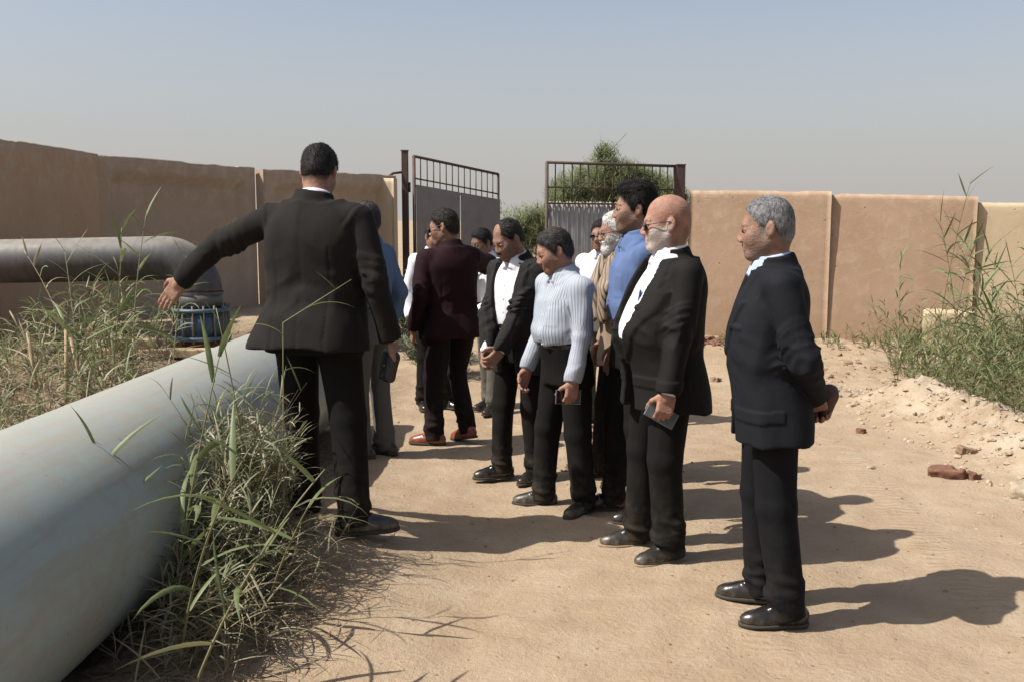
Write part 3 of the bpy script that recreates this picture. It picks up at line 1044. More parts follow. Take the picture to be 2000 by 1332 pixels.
    # ---- jacket
    if jk:
        S = Sdf()
        hem = sp.get('hem', -.20)
        off = .024
        zs, a, b, c = rows(sp, off, hem, .525, sp.get('flare', .02))
        cx = None
        if sp.get('skew'):
            cx = np.clip((.12 - zs) / .32, 0, 1) ** 1.3 * sp['skew'] * s
        S.loft(Hc, Rt, zs * s, a * s, b * s, c * s, p=2.6, k=.03, cx=cx, cap=.004)
        S.cone(T(-.150 * w, .012, .458), T(.150 * w, .012, .460), .060 * s, k=.05)
        for x in (-1, 1):                  # padded, squared shoulders
            S.box(T(.128 * w * x, .012, .484), np.array((.078, .060, .024)) * s, Rt @ ry(.24 * x), rnd=.020 * s, k=.03)
        opn = sp.get('open', (.22, .0))      # height where the fronts meet, extra width below
        zt, bot = opn
        wp = sp.get('wprof')
        def wfun(z):
            if wp: return np.interp(z, wp[0], wp[1])
            v_ = np.clip((z - zt) / (.50 - zt), 0, 1) * .062
            return np.where(z > zt, v_ + bot, bot) if bot > 0 else np.where(z > zt, v_, -.05 + 0 * z)
        def carve(P):
            q1 = (P - Hc) @ Rt / s
            wl = wfun(q1[:, 2])
            wl = wl * sp.get('openscale', 1.0)
            return np.maximum(np.abs(q1[:, 0] - sp.get('openx', 0.0)) - wl, q1[:, 1] + .0) * s
        S.field(carve, Hc - .8, Hc + 1.0, op='s', k=.004)
        if bot <= 0:                       # cutaway below the button
            def cut(P):
                q1 = (P - Hc) @ Rt / s
                wl = np.clip((zt - .10 - q1[:, 2]) / .3, 0, 1) * .09
                wl = np.where(wl > 0, wl, -.05)
                return np.maximum(np.abs(q1[:, 0]) - wl, q1[:, 1] + .02) * s
            S.field(cut, Hc - .8, Hc + 1.0, op='s', k=.01)
        # collar at the nape
        zc = np.array((-.05, .0, .026, .036))
        S.loft(T(0, .018, .535), Rt @ rx(.20), zc * s, np.array((.100, .086, .081, .079)) * s, np.array((.086, .082, .078, .076)) * s, np.array((.004, .004, .003, .002)) * s, p=2.0, k=.02, cap=.004)
        def carve2(P):
            q1 = (P - Hc) @ Rt / s
            return np.maximum(np.abs(q1[:, 0]) - .045 - np.clip((q1[:, 2] - .5) * .3, 0, .05), np.maximum(q1[:, 1] + .025, .46 - q1[:, 2])) * s
        S.field(carve2, Hc - .8, Hc + 1.0, op='s', k=.006)
        if sp.get('vent'):
            def vent(P):
                q1 = (P - Hc) @ Rt / s
                wl = np.clip((.0 - q1[:, 2]) / .22, 0, 1) * .012 + .001
                return np.maximum(np.abs(q1[:, 0] - .01) - wl, np.maximum(.09 - q1[:, 1], q1[:, 2] + .0)) * s
            S.field(vent, Hc - .8, Hc + 1.0, op='s', k=.003)
        for A in arms:
            S.ell(A['sh'] + Rt @ (np.array((-.012 * A['sd'], 0, .002)) * s), np.array((.062, .067, .064)) * s, k=.03)
            S.cone(A['sh'], A['el'], .064 * s, .055 * s, k=.010)
            flatcone(S, A['el'], A['wr'] - A['fd'] * .004 * s, .055 * s, .046 * s, .010)
            ax = unit(A['el'] - A['sh'])
            for i in range(3):             # pull folds at the elbow
                p_ = A['el'] + (A['sh'] - A['el']) * (.10 + .13 * i)
                S.ell(p_, np.array((.060, .060, .011)) * s, np.stack([unit(np.cross(ax, (1, .3, 0))), np.cross(ax, unit(np.cross(ax, (1, .3, 0)))), ax], 1) @ rx(.45), k=.02)
            # seam where the sleeve meets the shoulder, creases hanging from it, buttons near the cuff
            xr = Rt @ np.array((A['sd'], 0, 0)); nrm = unit(xr * .75 + ax * .45)
            def seam(P, c_=A['sh'] + Rt @ (np.array((-.020 * A['sd'], 0, 0)) * s), n_=nrm):
                d_ = (P - c_) @ n_
                near = np.clip(1 - (np.linalg.norm(P - c_, axis=1) - .10 * s) / .03, 0, 1)
                return (.0050 * np.exp(-(d_ / .0055) ** 2) * near - .0040 * near * np.clip(1 - np.abs(d_ - .018) / .015, 0, 1)).astype(np.float32)
            S.field(seam, A['sh'] - .2, A['sh'] + .2)
            def crease(P, a_=A['sh'], e_=A['el'], u_=A['fd'], ax_=ax):
                h_ = np.clip((P - e_) @ ax_, -.20, .0) / .20 + 1
                h2 = np.clip((P - e_) @ u_, .0, .16)
                m_ = np.clip(1 - np.abs((P - e_) @ ax_) / .12, 0, 1) * np.clip(1 - (np.linalg.norm(P - e_, axis=1) - .11) / .03, 0, 1)
                q_ = P * 1.0
                w_ = vnoise(q_, 9)
                return (-.0070 * m_ * (1 - 2 * np.abs(vnoise(q_ + .04 * w_[:, None], 21)))).astype(np.float32)
            S.field(crease, A['el'] - .2, A['el'] + .2)
        # lapels
        def lapel(P):
            q1 = (P - Hc) @ Rt / s
            z = q1[:, 2]; x = np.abs(q1[:, 0] - sp.get('openx', 0.0))
            e0 = wfun(z) * sp.get('openscale', 1.0)
            tt = np.clip((z - zt) / (.44 - zt), 0, 1)
            wd = np.interp(tt, [0, .15, .75, .85, .86, 1], [.0, .03, .085, .095, .055, .05])
            m_ = np.clip((e0 + wd - x) / .010, 0, 1) * np.clip((.02 - q1[:, 1]) / .02, 0, 1) * (z > zt) * (z < .52)
            return -.011 * m_ * s
        S.field(lapel, Hc - .8, Hc + 1.0)
        def flaps(P):
            q1 = (P - Hc) @ Rt / s
            x, y, z = np.abs(q1[:, 0]), q1[:, 1], q1[:, 2]
            m_ = (x > .07) & (y < .03) & (z > -.075) & (z < -.025)
            br = (q1[:, 0] > .07) & (q1[:, 0] < .15) & (y < -.02) & (z > .285) & (z < .305)
            return np.where(m_ | br, -.006, 0).astype(np.float32) * s
        def body_seams(P):
            q1 = (P - Hc) @ Rt / s
            x, y, z = q1[:, 0], q1[:, 1], q1[:, 2]
            inside = np.abs(x) < .17 * w
            cb = np.exp(-((x - .002) / .004) ** 2) * (y > .05) * (z < .50)                  # centre back seam
            sb = np.exp(-((np.abs(x) - .105 * w - .04 * np.clip(z - .1, 0, 1)) / .004) ** 2) * (y > .02) * (z < .33)
            dart = np.exp(-((np.abs(x) - .10 * w) / .004) ** 2) * (y < -.02) * (z < .24) * (z > -.03)
            pull = np.clip(1 - np.abs(z - .16) / .16, 0, 1) * (1 - 2 * np.abs(vnoise(np.stack([x * 1.2, y, z * 2.0 + .8 * np.abs(x)], 1), 8.5)))   # drag lines at the waist
            return ((.0035 * (cb + sb + dart)) * inside - .0060 * pull).astype(np.float32) * s
        S.field(body_seams, Hc - .8, Hc + 1.0)
        if not sp.get('noflap'): S.field(flaps, Hc - .8, Hc + 1.0)
        S.field(folds(.0115, 5.5, 5.5, 3.0, .4, sp['H'] * 5), Hc - 1.2, Hc + 1.2)
        if sp.get('jfn'): S.field(lambda P: sp['jfn']((P - Hc) @ Rt / s) * s, Hc - .8, Hc + 1.0)
        v, q = S.mesh(cres)
        jo = obj_np('jacket', v, q, M[jk], root)
    out = dict(root=root, Hc=Hc, Rt=Rt, s=s, T=T, hands=hands, arms={A['sd']: A for A in arms}, hc=hc, Rh=Rh)
    Rw = rz_(sp['rz'] * D2R)
    out['world'] = lambda p: Rw @ np.asarray(p) + loc
    out['wvec'] = lambda p: Rw @ np.asarray(p)
    return out

# ------------------------------------------------------------------ ground
def berm_x(y): return np.interp(y, [3, 5.5, 7.2, 8.6, 10, 11.5], [3.05, 3.05, 3.15, 3.0, 3.0, 3.0])

def ground_z(x, y, fine=True):
    x = np.asarray(x, float); y = np.asarray(y, float)
    sh = x.shape
    x = x.ravel(); y = y.ravel()
    z = .55 * sst((-x - 1.45) / 1.15) * sst((y - 5.0) / 2.4) * (1 - .55 * sst((y - 12.5) / 6))
    z = z + .12 * np.exp(-((x + .98) / .42) ** 2 - ((y - 4.76) / .75) ** 2)
    z = z + .05 * np.exp(-((x + 1.25) / .25) ** 2) * sst((7 - y) / 2)
    # loose earth thrown up along the right edge of the track
    bx = berm_x(y)
    n1 = vnoise2(x, y, 1.3); n2 = vnoise2(x, y, 3.7); n3 = vnoise2(x, y, 11.0); n4 = vnoise2(x, y, 24.0)
    ridge = np.exp(-((x - bx - .50) / .36) ** 2) * sst((y - 3.5) / 1.5) * (1 - sst((y - 8.3) / 1.0))
    z = z + ridge * (.19 + .07 * n2 + .035 * np.abs(n3) + .015 * n4)
    rough = sst((x - bx + .25) / .4) * (1 - sst((y - 14) / 6)) * (1 - .5 * sst((x - bx - 2.5) / 2))
    z = z + rough * (.020 * n2 + .022 * np.abs(n3) + .012 * n4)
    z = z + sst((x - bx - 1.0) / .8) * .05 * n1 * (1 - sst((y - 12.5) / 2))
    left = sst((-x - .55) / .5) * (1 - sst((y - 20) / 5))
    z = z + left * (.03 * n2 + .018 * np.abs(n3))
    # track: shallow ruts and trodden unevenness
    road = (1 - rough) * (1 - left)
    for rx0, w in ((-.15, .22), (1.75, .24)):
        cx = rx0 + .10 * (y - 5) * (.25 if rx0 > 0 else .02)
        z = z - road * .014 * np.exp(-((x - cx) / w) ** 2)
    z = z + road * (.012 * n1 + .007 * n2 + .006 * n3 + .003 * n4)
    far = sst((np.hypot(x, y) - 25) / 30)
    z = z * (1 - far)
    return z.reshape(sh)

def axis(lo, hi, step, far, n):
    a = np.arange(lo, hi + 1e-6, step)
    t = np.linspace(0, 1, n + 1)[1:]
    right = hi + (far - (hi - lo) / 2) * (t ** 3) + step * np.arange(1, n + 1)
    left = lo - (far - (hi - lo) / 2) * (t ** 3) - step * np.arange(1, n + 1)
    return np.concatenate([left[::-1], a, right])
gx = axis(-4.2, 5.2, .034, 1500, 34)
gy_near = np.arange(-3.0, 2.6, .25)
gy = np.concatenate([-3.3 - np.linspace(0, 1, 14)[::-1] ** 3 * 800, gy_near, np.arange(2.6, 10.5, .034), 10.5 + .034 + np.cumsum(.036 * 1.09 ** np.arange(90))])
gy = np.concatenate([gy, [gy[-1] + 150, gy[-1] + 500, gy[-1] + 1500]])
GX, GY = np.meshgrid(gx, gy, indexing='xy')
GZ = ground_z(GX, GY)
nx_, ny_ = len(gx), len(gy)
ii = np.arange(nx_ * ny_).reshape(ny_, nx_)
gq = np.stack([ii[:-1, :-1], ii[:-1, 1:], ii[1:, 1:], ii[1:, :-1]], -1).reshape(-1, 4)

t = NT('sandy earth')
pos = t.geo()
n_big = t.noise(.55, 5, .6, pos)
n_mid = t.noise(3.2, 6, .65, pos)
n_fine = t.noise(38, 5, .65, pos)
n_grit = t.noise(170, 3, .6, pos)
c = t.mix(t.mapr(n_big, .35, .65), (.275, .200, .130), (.32, .245, .168))
c = t.mix(t.math('MULTIPLY', t.mapr(n_mid, .50, .72), .5), c, (.38, .31, .23))
c = t.mix(t.math('MULTIPLY', t.mapr(n_mid, .48, .30), .45), c, (.22, .155, .100))
c = t.mix(t.math('MULTIPLY', t.mapr(n_fine, .55, .75), .40), c, (.19, .128, .078))
c = t.mix(t.math('MULTIPLY', t.mapr(n_grit, .62, .72), .35), c, (.14, .10, .065))
vor = t.n('ShaderNodeTexVoronoi'); vor.inputs['Scale'].default_value = 9; t.l(pos, vor.inputs['Vector'])
peb = t.mapr(vor.outputs['Distance'], .10, .04)
c = t.mix(t.math('MULTIPLY', peb, .4), c, (.16, .12, .085))
wet = t.attr('rubble')
c = t.mix(t.math('MULTIPLY', wet, t.mapr(n_mid, .35, .6)), c, (.37, .305, .225))
c = t.mix(t.math('MULTIPLY', t.attr('litter'), t.mapr(n_fine, .3, .6)), c, (.135, .098, .066))
t.color(c)
t.set(Roughness=.95)
t.b.inputs['Specular IOR Level'].default_value = .15
# tyre tread prints pressed into the dust
mp = t.n('ShaderNodeMapping'); mp.inputs['Rotation'].default_value = (0, 0, .12); t.l(pos, mp.inputs[0])
sx = t.n('ShaderNodeSeparateXYZ'); t.l(mp.outputs[0], sx.inputs[0])
wv = t.n('ShaderNodeTexWave'); wv.wave_type = 'BANDS'; wv.bands_direction = 'Y'; wv.inputs['Scale'].default_value = 5.2
wv.inputs['Distortion'].default_value = 5.0; wv.inputs['Detail Scale'].default_value = 2.0; t.l(mp.outputs[0], wv.inputs['Vector'])
lanes = None
for x0 in (-.02, .95, 2.35):
    dx = t.math('ABSOLUTE', t.math('SUBTRACT', sx.outputs['X'], x0 + .55))
    mk = t.mapr(dx, .12, .08)
    lanes = mk if lanes is None else t.math('MAXIMUM', lanes, mk)
patch = t.mapr(t.noise(1.1, 3, .5, pos), .44, .56)
tread = t.math('MULTIPLY', t.math('MULTIPLY', wv.outputs['Fac'], lanes), patch)
h = t.math('ADD', t.math('MULTIPLY', n_fine, .55), t.math('MULTIPLY', n_grit, .22))
h = t.math('ADD', h, t.math('MULTIPLY', tread, .32))
h = t.math('SUBTRACT', h, t.math('MULTIPLY', peb, -.3))
h = t.math('ADD', h, t.math('MULTIPLY', t.noise(9, 4, .6, t.coord('Object', (.35, 1, 1))), .7))
t.bump(h, .75, .03)
M['earth'] = t.m
xf, yf = GX.ravel(), GY.ravel()
rub = sst((xf - berm_x(yf) + .15) / .4) * (1 - sst((xf - berm_x(yf) - 1.3) / .5)) * (1 - sst((yf - 8.6) / 1.0))
lit_ = sst((-xf - .85) / .35) * sst((yf - 2) / .5) * (1 - sst((yf - 9) / 2)) + sst((xf - 3.9) / .4) * .6 * (1 - sst((yf - 10) / 2))
g = obj_np('ground', np.stack([xf, yf, GZ.ravel()], 1), gq, M['earth'], attrs={'rubble': rub, 'litter': lit_})
tag(g, 'pale sandy earth track with ruts and loose rubble along its edges', kind='structure')

def gz(x, y): return float(ground_z(np.array([x]), np.array([y]))[0])

# ------------------------------------------------------------------ precast concrete boundary walls
def wall_mat(name, c1, c2, c3):
    t = NT(name)
    p = t.coord('Object')
    a = t.noise(1.3, 6, .65, p); b = t.noise(7, 6, .7, p, .6); f = t.noise(60, 5, .7, p)
    st = t.noise(3, 5, .65, t.coord('Object', (5, 5, .5)))
    c = t.mix(t.mapr(a, .32, .68), c1, c2)
    c = t.mix(t.math('MULTIPLY', t.mapr(b, .48, .70), .6), c, c3)
    c = t.mix(t.math('MULTIPLY', t.mapr(st, .56, .78), .22), c, [x * .62 for x in c1])
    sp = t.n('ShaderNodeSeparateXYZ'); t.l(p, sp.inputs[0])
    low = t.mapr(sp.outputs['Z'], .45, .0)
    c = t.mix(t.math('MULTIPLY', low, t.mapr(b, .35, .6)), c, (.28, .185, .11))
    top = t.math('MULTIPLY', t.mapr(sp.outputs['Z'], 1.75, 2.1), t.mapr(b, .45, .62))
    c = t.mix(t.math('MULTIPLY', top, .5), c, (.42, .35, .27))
    vr = t.n('ShaderNodeTexVoronoi'); vr.inputs['Scale'].default_value = 5; t.l(p, vr.inputs['Vector'])
    pit = t.mapr(vr.outputs['Distance'], .07, .03)
    c = t.mix(t.math('MULTIPLY', pit, .6), c, [x * .45 for x in c1])
    t.color(c); t.set(Roughness=.93)
    t.b.inputs['Specular IOR Level'].default_value = .2
    h = t.math('ADD', t.math('MULTIPLY', b, .35), t.math('MULTIPLY', f, .25))
    h = t.math('SUBTRACT', h, t.math('MULTIPLY', pit, .4))
    t.bump(h, .45, .025)
    return t.m
M['wall_left'] = wall_mat('precast concrete grey brown', (.33, .25, .18), (.37, .285, .21), (.41, .33, .25))
M['wall_brown'] = wall_mat('precast concrete brown', (.36, .245, .160), (.40, .275, .185), (.42, .31, .215))
M['wall_sand'] = wall_mat('precast concrete sand', (.305, .205, .135), (.355, .245, .165), (.40, .305, .22))
M['wall_pale'] = wall_mat('precast concrete pale sand', (.40, .310, .200), (.44, .345, .23), (.46, .37, .26))

def panel(p0, p1, zb, z0t, z1t, mat, parent, frame=False, thick=.14, lean=0.0, lean1=None, bite=.035, seed=0, name='panel'):
    """upright slab from p0 to p1 (front face on the +normal side, towards the camera), top from z0t to z1t, slightly ragged"""
    p0 = np.array(p0, float); p1 = np.array(p1, float)
    L = np.linalg.norm(p1 - p0); u = (p1 - p0) / L; n = np.array([u[1], -u[0]])
    H = max(z0t, z1t) - zb
    nu, nv = max(8, int(L / .06)), max(8, int(H / .06))
    rs = np.random.default_rng(100 + seed)
    us = np.linspace(0, L, nu + 1); vs = np.linspace(0, 1, nv + 1)
    U, Vv = np.meshgrid(us, vs, indexing='xy')
    top = z0t + (z1t - z0t) * us / L
    top = top + .005 * vnoise2(us, us * 0 + seed, 2) + .005 * np.minimum(vnoise2(us, us * 0 + seed + .5, 16), 0) - bite * (vnoise2(us, us * 0 + seed + 7, 3.1) > .55)
    Z = zb + Vv * (top[None, :] - zb)
    def depth(U, Z):
        d = np.zeros_like(U)
        if frame:
            m = np.minimum(np.minimum(U - .0, L - U) - .20, np.minimum((top[None, :] - Z) - .19, Z - zb - .45))
            d = d - .065 * sst(m / .04)
        d = d + .002 * vnoise2(U.ravel(), Z.ravel(), 2.2, seed + .2).reshape(U.shape) + .0012 * vnoise2(U.ravel(), Z.ravel(), 9, seed + .3).reshape(U.shape)
        edge = np.minimum(np.minimum(U, L - U), top[None, :] - Z)
        return d - .008 * np.clip(1 - edge / .022, 0, 1) ** 2
    Df = thick / 2 + depth(U, Z)
    Db = np.full_like(Df, -thick / 2)
    vts, base = [], []
    for D in (Df, Db):
        ln = -(lean + ((lean if lean1 is None else lean1) - lean) * U / L) * (Z - zb)
        X = p0[0] + u[0] * U + n[0] * (D + ln); Y = p0[1] + u[1] * U + n[1] * (D + ln)
        vts.append(np.stack([X, Y, Z], -1).reshape(-1, 3))
    N = (nu + 1) * (nv + 1)
    id_ = np.arange(N).reshape(nv + 1, nu + 1)
    q = np.stack([id_[:-1, :-1], id_[:-1, 1:], id_[1:, 1:], id_[1:, :-1]], -1).reshape(-1, 4)
    fs = [q, q[:, ::-1] + N]
    def strip(a): return np.stack([a[:-1], a[1:], a[1:] + N, a[:-1] + N], 1)
    fs += [strip(id_[-1, :])[:, ::-1] * 1, strip(id_[0, :]), strip(id_[:, 0])[:, ::-1], strip(id_[:, -1])]
    fs[2] = strip(id_[-1, :])
    o = obj_np(name, np.concatenate(vts), np.concatenate(fs), mat, parent, smooth=False)
    sm = np.zeros(len(o.data.polygons), bool); sm[:2 * len(q)] = True
    o.data.polygons.foreach_set('use_smooth', sm)
    return o

wl = empty('boundary_wall', (0, 0, 0)); tag(wl, 'shaded left boundary wall of tall precast concrete panels behind the pipes', 'wall', kind='thing')
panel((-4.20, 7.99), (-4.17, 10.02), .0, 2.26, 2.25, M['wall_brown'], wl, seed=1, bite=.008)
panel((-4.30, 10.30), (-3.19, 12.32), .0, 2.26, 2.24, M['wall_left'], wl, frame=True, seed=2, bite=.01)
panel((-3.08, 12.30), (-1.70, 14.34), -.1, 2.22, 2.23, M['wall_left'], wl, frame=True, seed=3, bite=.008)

panel((-1.99, 14.16), (-1.63, 14.06), -.1, 2.19, 2.17, M['wall_pale'], wl, seed=9, bite=.005, name='end_pier')
wr = empty('boundary_wall', (0, 0, 0)); tag(wr, 'sunlit sand coloured boundary wall of precast panels right of the gate', 'wall', kind='thing')
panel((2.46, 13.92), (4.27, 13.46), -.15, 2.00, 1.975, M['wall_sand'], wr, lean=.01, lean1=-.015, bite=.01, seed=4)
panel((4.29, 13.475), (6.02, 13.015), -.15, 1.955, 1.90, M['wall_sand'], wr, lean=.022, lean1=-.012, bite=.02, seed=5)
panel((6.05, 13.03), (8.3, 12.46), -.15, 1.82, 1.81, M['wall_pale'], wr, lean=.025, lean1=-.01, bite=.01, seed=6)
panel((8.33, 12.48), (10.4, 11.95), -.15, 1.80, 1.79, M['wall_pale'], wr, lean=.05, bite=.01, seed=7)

# broken concrete block standing against the wall
S = Sdf()
S.box((0, 0, .30), (.28,.2,.24), rnd=.03)
S.ell((.28, -.1, .47), (.10, .25, .06), op='s', k=.03)
S.field(lambda P: .012 * vnoise(P, 9) + .006 * vnoise(P, 28), (-.5, -.5, -.2), (.5, .5, .8))
v, q = S.mesh(.02)
o = obj_np('concrete_block', v, q, M['wall_pale'])
o.location = (5.25, 11.9, gz(5.25, 11.9) - .05); o.rotation_euler = (0, 0, -.3)
tag(o, 'broken pale concrete block among the weeds in front of the right wall', 'concrete block')

# ------------------------------------------------------------------ gate
def rust_mat(name, c, r=(.16, .062, .026), amt=.5, metallic=0.0, rough=.75):
    t = NT(name)
    p = t.geo()
    a = t.noise(6, 6, .7, p); b = t.noise(30, 5, .7, p)
    cc = t.mix(t.mapr(a, .3, .7), [x * .8 for x in c], [x * 1.2 for x in c])
    cc = t.mix(t.math('MULTIPLY', t.mapr(t.math('ADD', t.math('MULTIPLY', a, .6), t.math('MULTIPLY', b, .4)), .44, .62), amt), cc, r)
    t.color(cc); t.set(Roughness=rough, Metallic=metallic)
    t.bump(b, .2, .006)
    return t.m
M['gate_bar'] = rust_mat('rusty dark steel bar', (.050, .036, .030), (.11, .055, .032), .6)
M['gate_post'] = rust_mat('rusted steel post', (.045, .028, .022), (.10, .045, .026), .6)
M['gate_sheet'] = rust_mat('dark grey steel sheet', (.19, .182, .178), (.17, .145, .13), .5)
M['corr_grey'] = rust_mat('grey corrugated sheet', (.34, .325, .31), (.24, .19, .15), .45)
M['corr_rust'] = rust_mat('rusty corrugated sheet', (.26, .19, .135), (.18, .095, .055), .65)

def gate_post(x, y, h, label, half=.055):
    root = empty('gate_post', (x, y, gz(x, y))); tag(root, label, 'gate post')
    MB().box((0, 0, h / 2 - .1), (half, half, h / 2 + .1)).build('post', M['gate_post'], root, bevel=.006)
    MB().box((0, 0, h + .006), (half + .008, half + .008, .006)).build('cap', M['gate_post'], root)
    for zz in (h * .28, h * .8):
        MB().tube([(half + .015, 0, zz - .07), (half + .015, 0, zz + .07)], .018, 8).build('hinge', M['gate_bar'], root, True)
    return root
gpl = gate_post(-1.53, 14.42, 2.56, 'taller rusted steel gate post at the end of the left wall', .046)
mbk = MB(); mbk.tube([(-.04, -.02, 2.26), (-.16, -.12, 2.24), (-.24, -.20, 2.17)], .02, 6); mbk.build('bracket', M['gate_bar'], gpl, True)
gpr = gate_post(2.37, 14.18, 2.36, 'shorter rusted steel gate post at the end of the right wall', .06)

def gate_leaf(hx, hy, ex, ey, ztop, zend, rail, sheet, zb, nb, label, corrugated):
    root = empty('gate_leaf', (hx, hy, 0)); tag(root, label, 'gate leaf')
    L = math.hypot(ex - hx, ey - hy); root.rotation_euler = (0, 0, math.atan2(ey - hy, ex - hx))
    sag = (zend - ztop) / L
    Z = lambda x, z: z + sag * x
    def bar(name, x0, z0, x1, z1, r, mat=M['gate_bar']):
        m = MB(); m.tube([(x0, 0, Z(x0, z0)), (x1, 0, Z(x1, z1))], r, 6)
        return m.build(name, mat, root, True)
    bar('stile', 0, zb, 0, ztop, .026); bar('stile', L, zb, L, ztop, .024)
    bar('rail', 0, ztop, L, ztop, .022); bar('rail', 0, rail, L, rail, .012); bar('rail', 0, zb, L, zb, .022)
    bar('rail', 0, sheet - .02, L, sheet - .02, .014)
    for i in range(nb):
        x = L * (i + 1) / (nb + 1)
        bar('bar', x, sheet, x, ztop, .0085)
    k = 2
    for j in range(k):
        x0, x1 = L * j / k + .005, L * (j + 1) / k - .005
        n = 72 if corrugated else 8
        vs, fs = [], []
        for i in range(n + 1):
            x = x0 + (x1 - x0) * i / n
            dy = (.013 * math.sin(2 * PI * x / .076)) if corrugated else .003 * math.sin(x * 9)
            for dd in (0, .003):
                for z in (zb + .02, sheet + (.012 * math.sin(i * 1.7) if corrugated else 0)):
                    vs.append((x, dy - .035 + dd - (.006 * j), Z(x, z)))
        for i in range(n):
            b = i * 4; c_ = b + 4
            fs += [(b, c_, c_ + 1, b + 1), (b + 2, b + 3, c_ + 3, c_ + 2), (b + 1, c_ + 1, c_ + 3, b + 3), (b, b + 2, c_ + 2, c_)]
        m = bpy.data.meshes.new('sheet'); m.from_pydata(vs, [], fs); m.update()
        if corrugated: m.polygons.foreach_set('use_smooth', [True] * len(m.polygons))
        m.materials.append((M['corr_rust'] if j == 0 else M['corr_grey']) if corrugated else M['gate_sheet'])
        o = link(bpy.data.objects.new('sheet', m), root)
        if corrugated: o['label'] = 'rusty brown corrugated sheet' if j == 0 else 'grey corrugated sheet'
    if not corrugated:
        bar('seam_strip', L * .5, zb, L * .5, sheet, .016, M['gate_sheet'])
    return root
gate_leaf(-1.40, 14.40, -.22, 16.05, 2.50, 2.32, 2.19, 2.10, .12, 13, 'left gate leaf with plain dark grey sheet below its bars, swung inwards', False)
gate_leaf(2.29, 14.15, .46, 13.30, 2.345, 2.352, 2.02, 1.83, .10, 15, 'right gate leaf with corrugated sheet below its bars', True)

# ------------------------------------------------------------------ pipes
def paint_pipe(name, c, c2, dirt, gloss):
    t = NT(name)
    p = t.geo()
    a = t.noise(1.6, 5, .6, p); b = t.noise(9, 6, .7, p, .5); f = t.noise(70, 4, .6, p)
    st = t.noise(4, 5, .7, t.coord('Object', (7, .35, 2.2)))
    cc = t.mix(t.mapr(a, .3, .7), c, c2)
    cc = t.mix(t.math('MULTIPLY', t.mapr(st, .46, .62), .75), cc, dirt)
    cc = t.mix(t.math('MULTIPLY', t.mapr(b, .48, .66), .55), cc, dirt)
    cc = t.mix(t.math('MULTIPLY', t.mapr(f, .64, .72), .25), cc, [x * .5 for x in c])
    vr = t.n('ShaderNodeTexVoronoi'); vr.inputs['Scale'].default_value = 7; t.l(p, vr.inputs['Vector'])
    chip = t.math('MULTIPLY', t.mapr(vr.outputs['Distance'], .10, .06), t.mapr(b, .50, .56))
    cc = t.mix(t.math('MULTIPLY', chip, .7), cc, (.12, .075, .05))
    gn = t.n('ShaderNodeSeparateXYZ'); t.l(t.n('ShaderNodeNewGeometry').outputs['Normal'], gn.inputs[0])
    dust = t.math('MULTIPLY', t.mapr(gn.outputs['Z'], .55, .98), t.mapr(b, .25, .7, .3, .75))
    cc = t.mix(dust, cc, (.27, .245, .20))       # dust along the top; also paints the dark pipe's sunlit top brighter
    t.color(cc)
    t.l(t.mapr(b, .3, .7, gloss, gloss + .2), t.b.inputs['Roughness'])
    t.bump(t.math('ADD', t.math('MULTIPLY', b, .5), t.math('MULTIPLY', f, .12)), .12, .012)
    return t.m
M['pipe_blue'] = paint_pipe('pale blue grey pipe coating', (.235, .285, .272), (.27, .315, .297), (.25, .235, .19), .36)
M['pipe_black'] = paint_pipe('dark grey pipe coating', (.030, .027, .029), (.042, .038, .040), (.07, .058, .05), .5)
M['pipe_dark'] = paint_pipe('dark green grey riser coating', (.045, .050, .047), (.06, .064, .06), (.10, .09, .075), .5)
M['valve_blue'] = rust_mat('blue painted casting', (.018, .065, .115), (.11, .11, .095), .8, 0, .55)
M['rust_steel'] = rust_mat('rust red steel', (.15, .060, .035), (.20, .09, .05), .5)
M['plank'] = simple('weathered timber', (.36, .26, .16), .9, .3, 5, .3)
M['bolt'] = simple('dusty steel bolt', (.11, .085, .07), .7)

# the big water main, lying on the ground and running away beside the track
root = empty('water_main', (-1.857, 0, .425), 0); root.rotation_euler = (0, 0, -.0308)
tag(root, 'large pale blue grey water pipe lying along the left of the track', 'pipe')
n, m_ = 72, 60
R_ = .43
vs, fs = [], []
ys = np.linspace(-1.5, 7.55, m_ + 1)
for y in ys:
    for i in range(n):
        a = 2 * PI * i / n
        vs.append((R_ * math.cos(a), y, R_ * math.sin(a)))
for k in range(m_):
    for i in range(n):
        j = (i + 1) % n
        fs.append((k * n + i, k * n + j, (k + 1) * n + j, (k + 1) * n + i))
b = len(vs)
for y, r in ((7.55, .40), (7.42, .40)):
    for i in range(n): vs.append((r * math.cos(2 * PI * i / n), y, r * math.sin(2 * PI * i / n)))
for i in range(n):
    j = (i + 1) % n
    fs.append((m_ * n + i, m_ * n + j, b + j, b + i)); fs.append((b + i, b + j, b + n + j, b + n + i))
fs.append(tuple(b + n + i for i in range(n)))
me = bpy.data.meshes.new('barrel'); me.from_pydata(vs, [], fs); me.update()
me.polygons.foreach_set('use_smooth', [i < m_ * n for i in range(len(fs))])
me.materials.append(M['pipe_blue'])
link(bpy.data.objects.new('barrel', me), root)
for y in (1.9, 7.3):
    wb = MB(); wb.tube([(R_ * math.cos(2 * PI * i / 64), y, R_ * math.sin(2 * PI * i / 64)) for i in range(65)], .007, 6, False)
    wb.build('weld_bead', M['pipe_blue'], root, True)

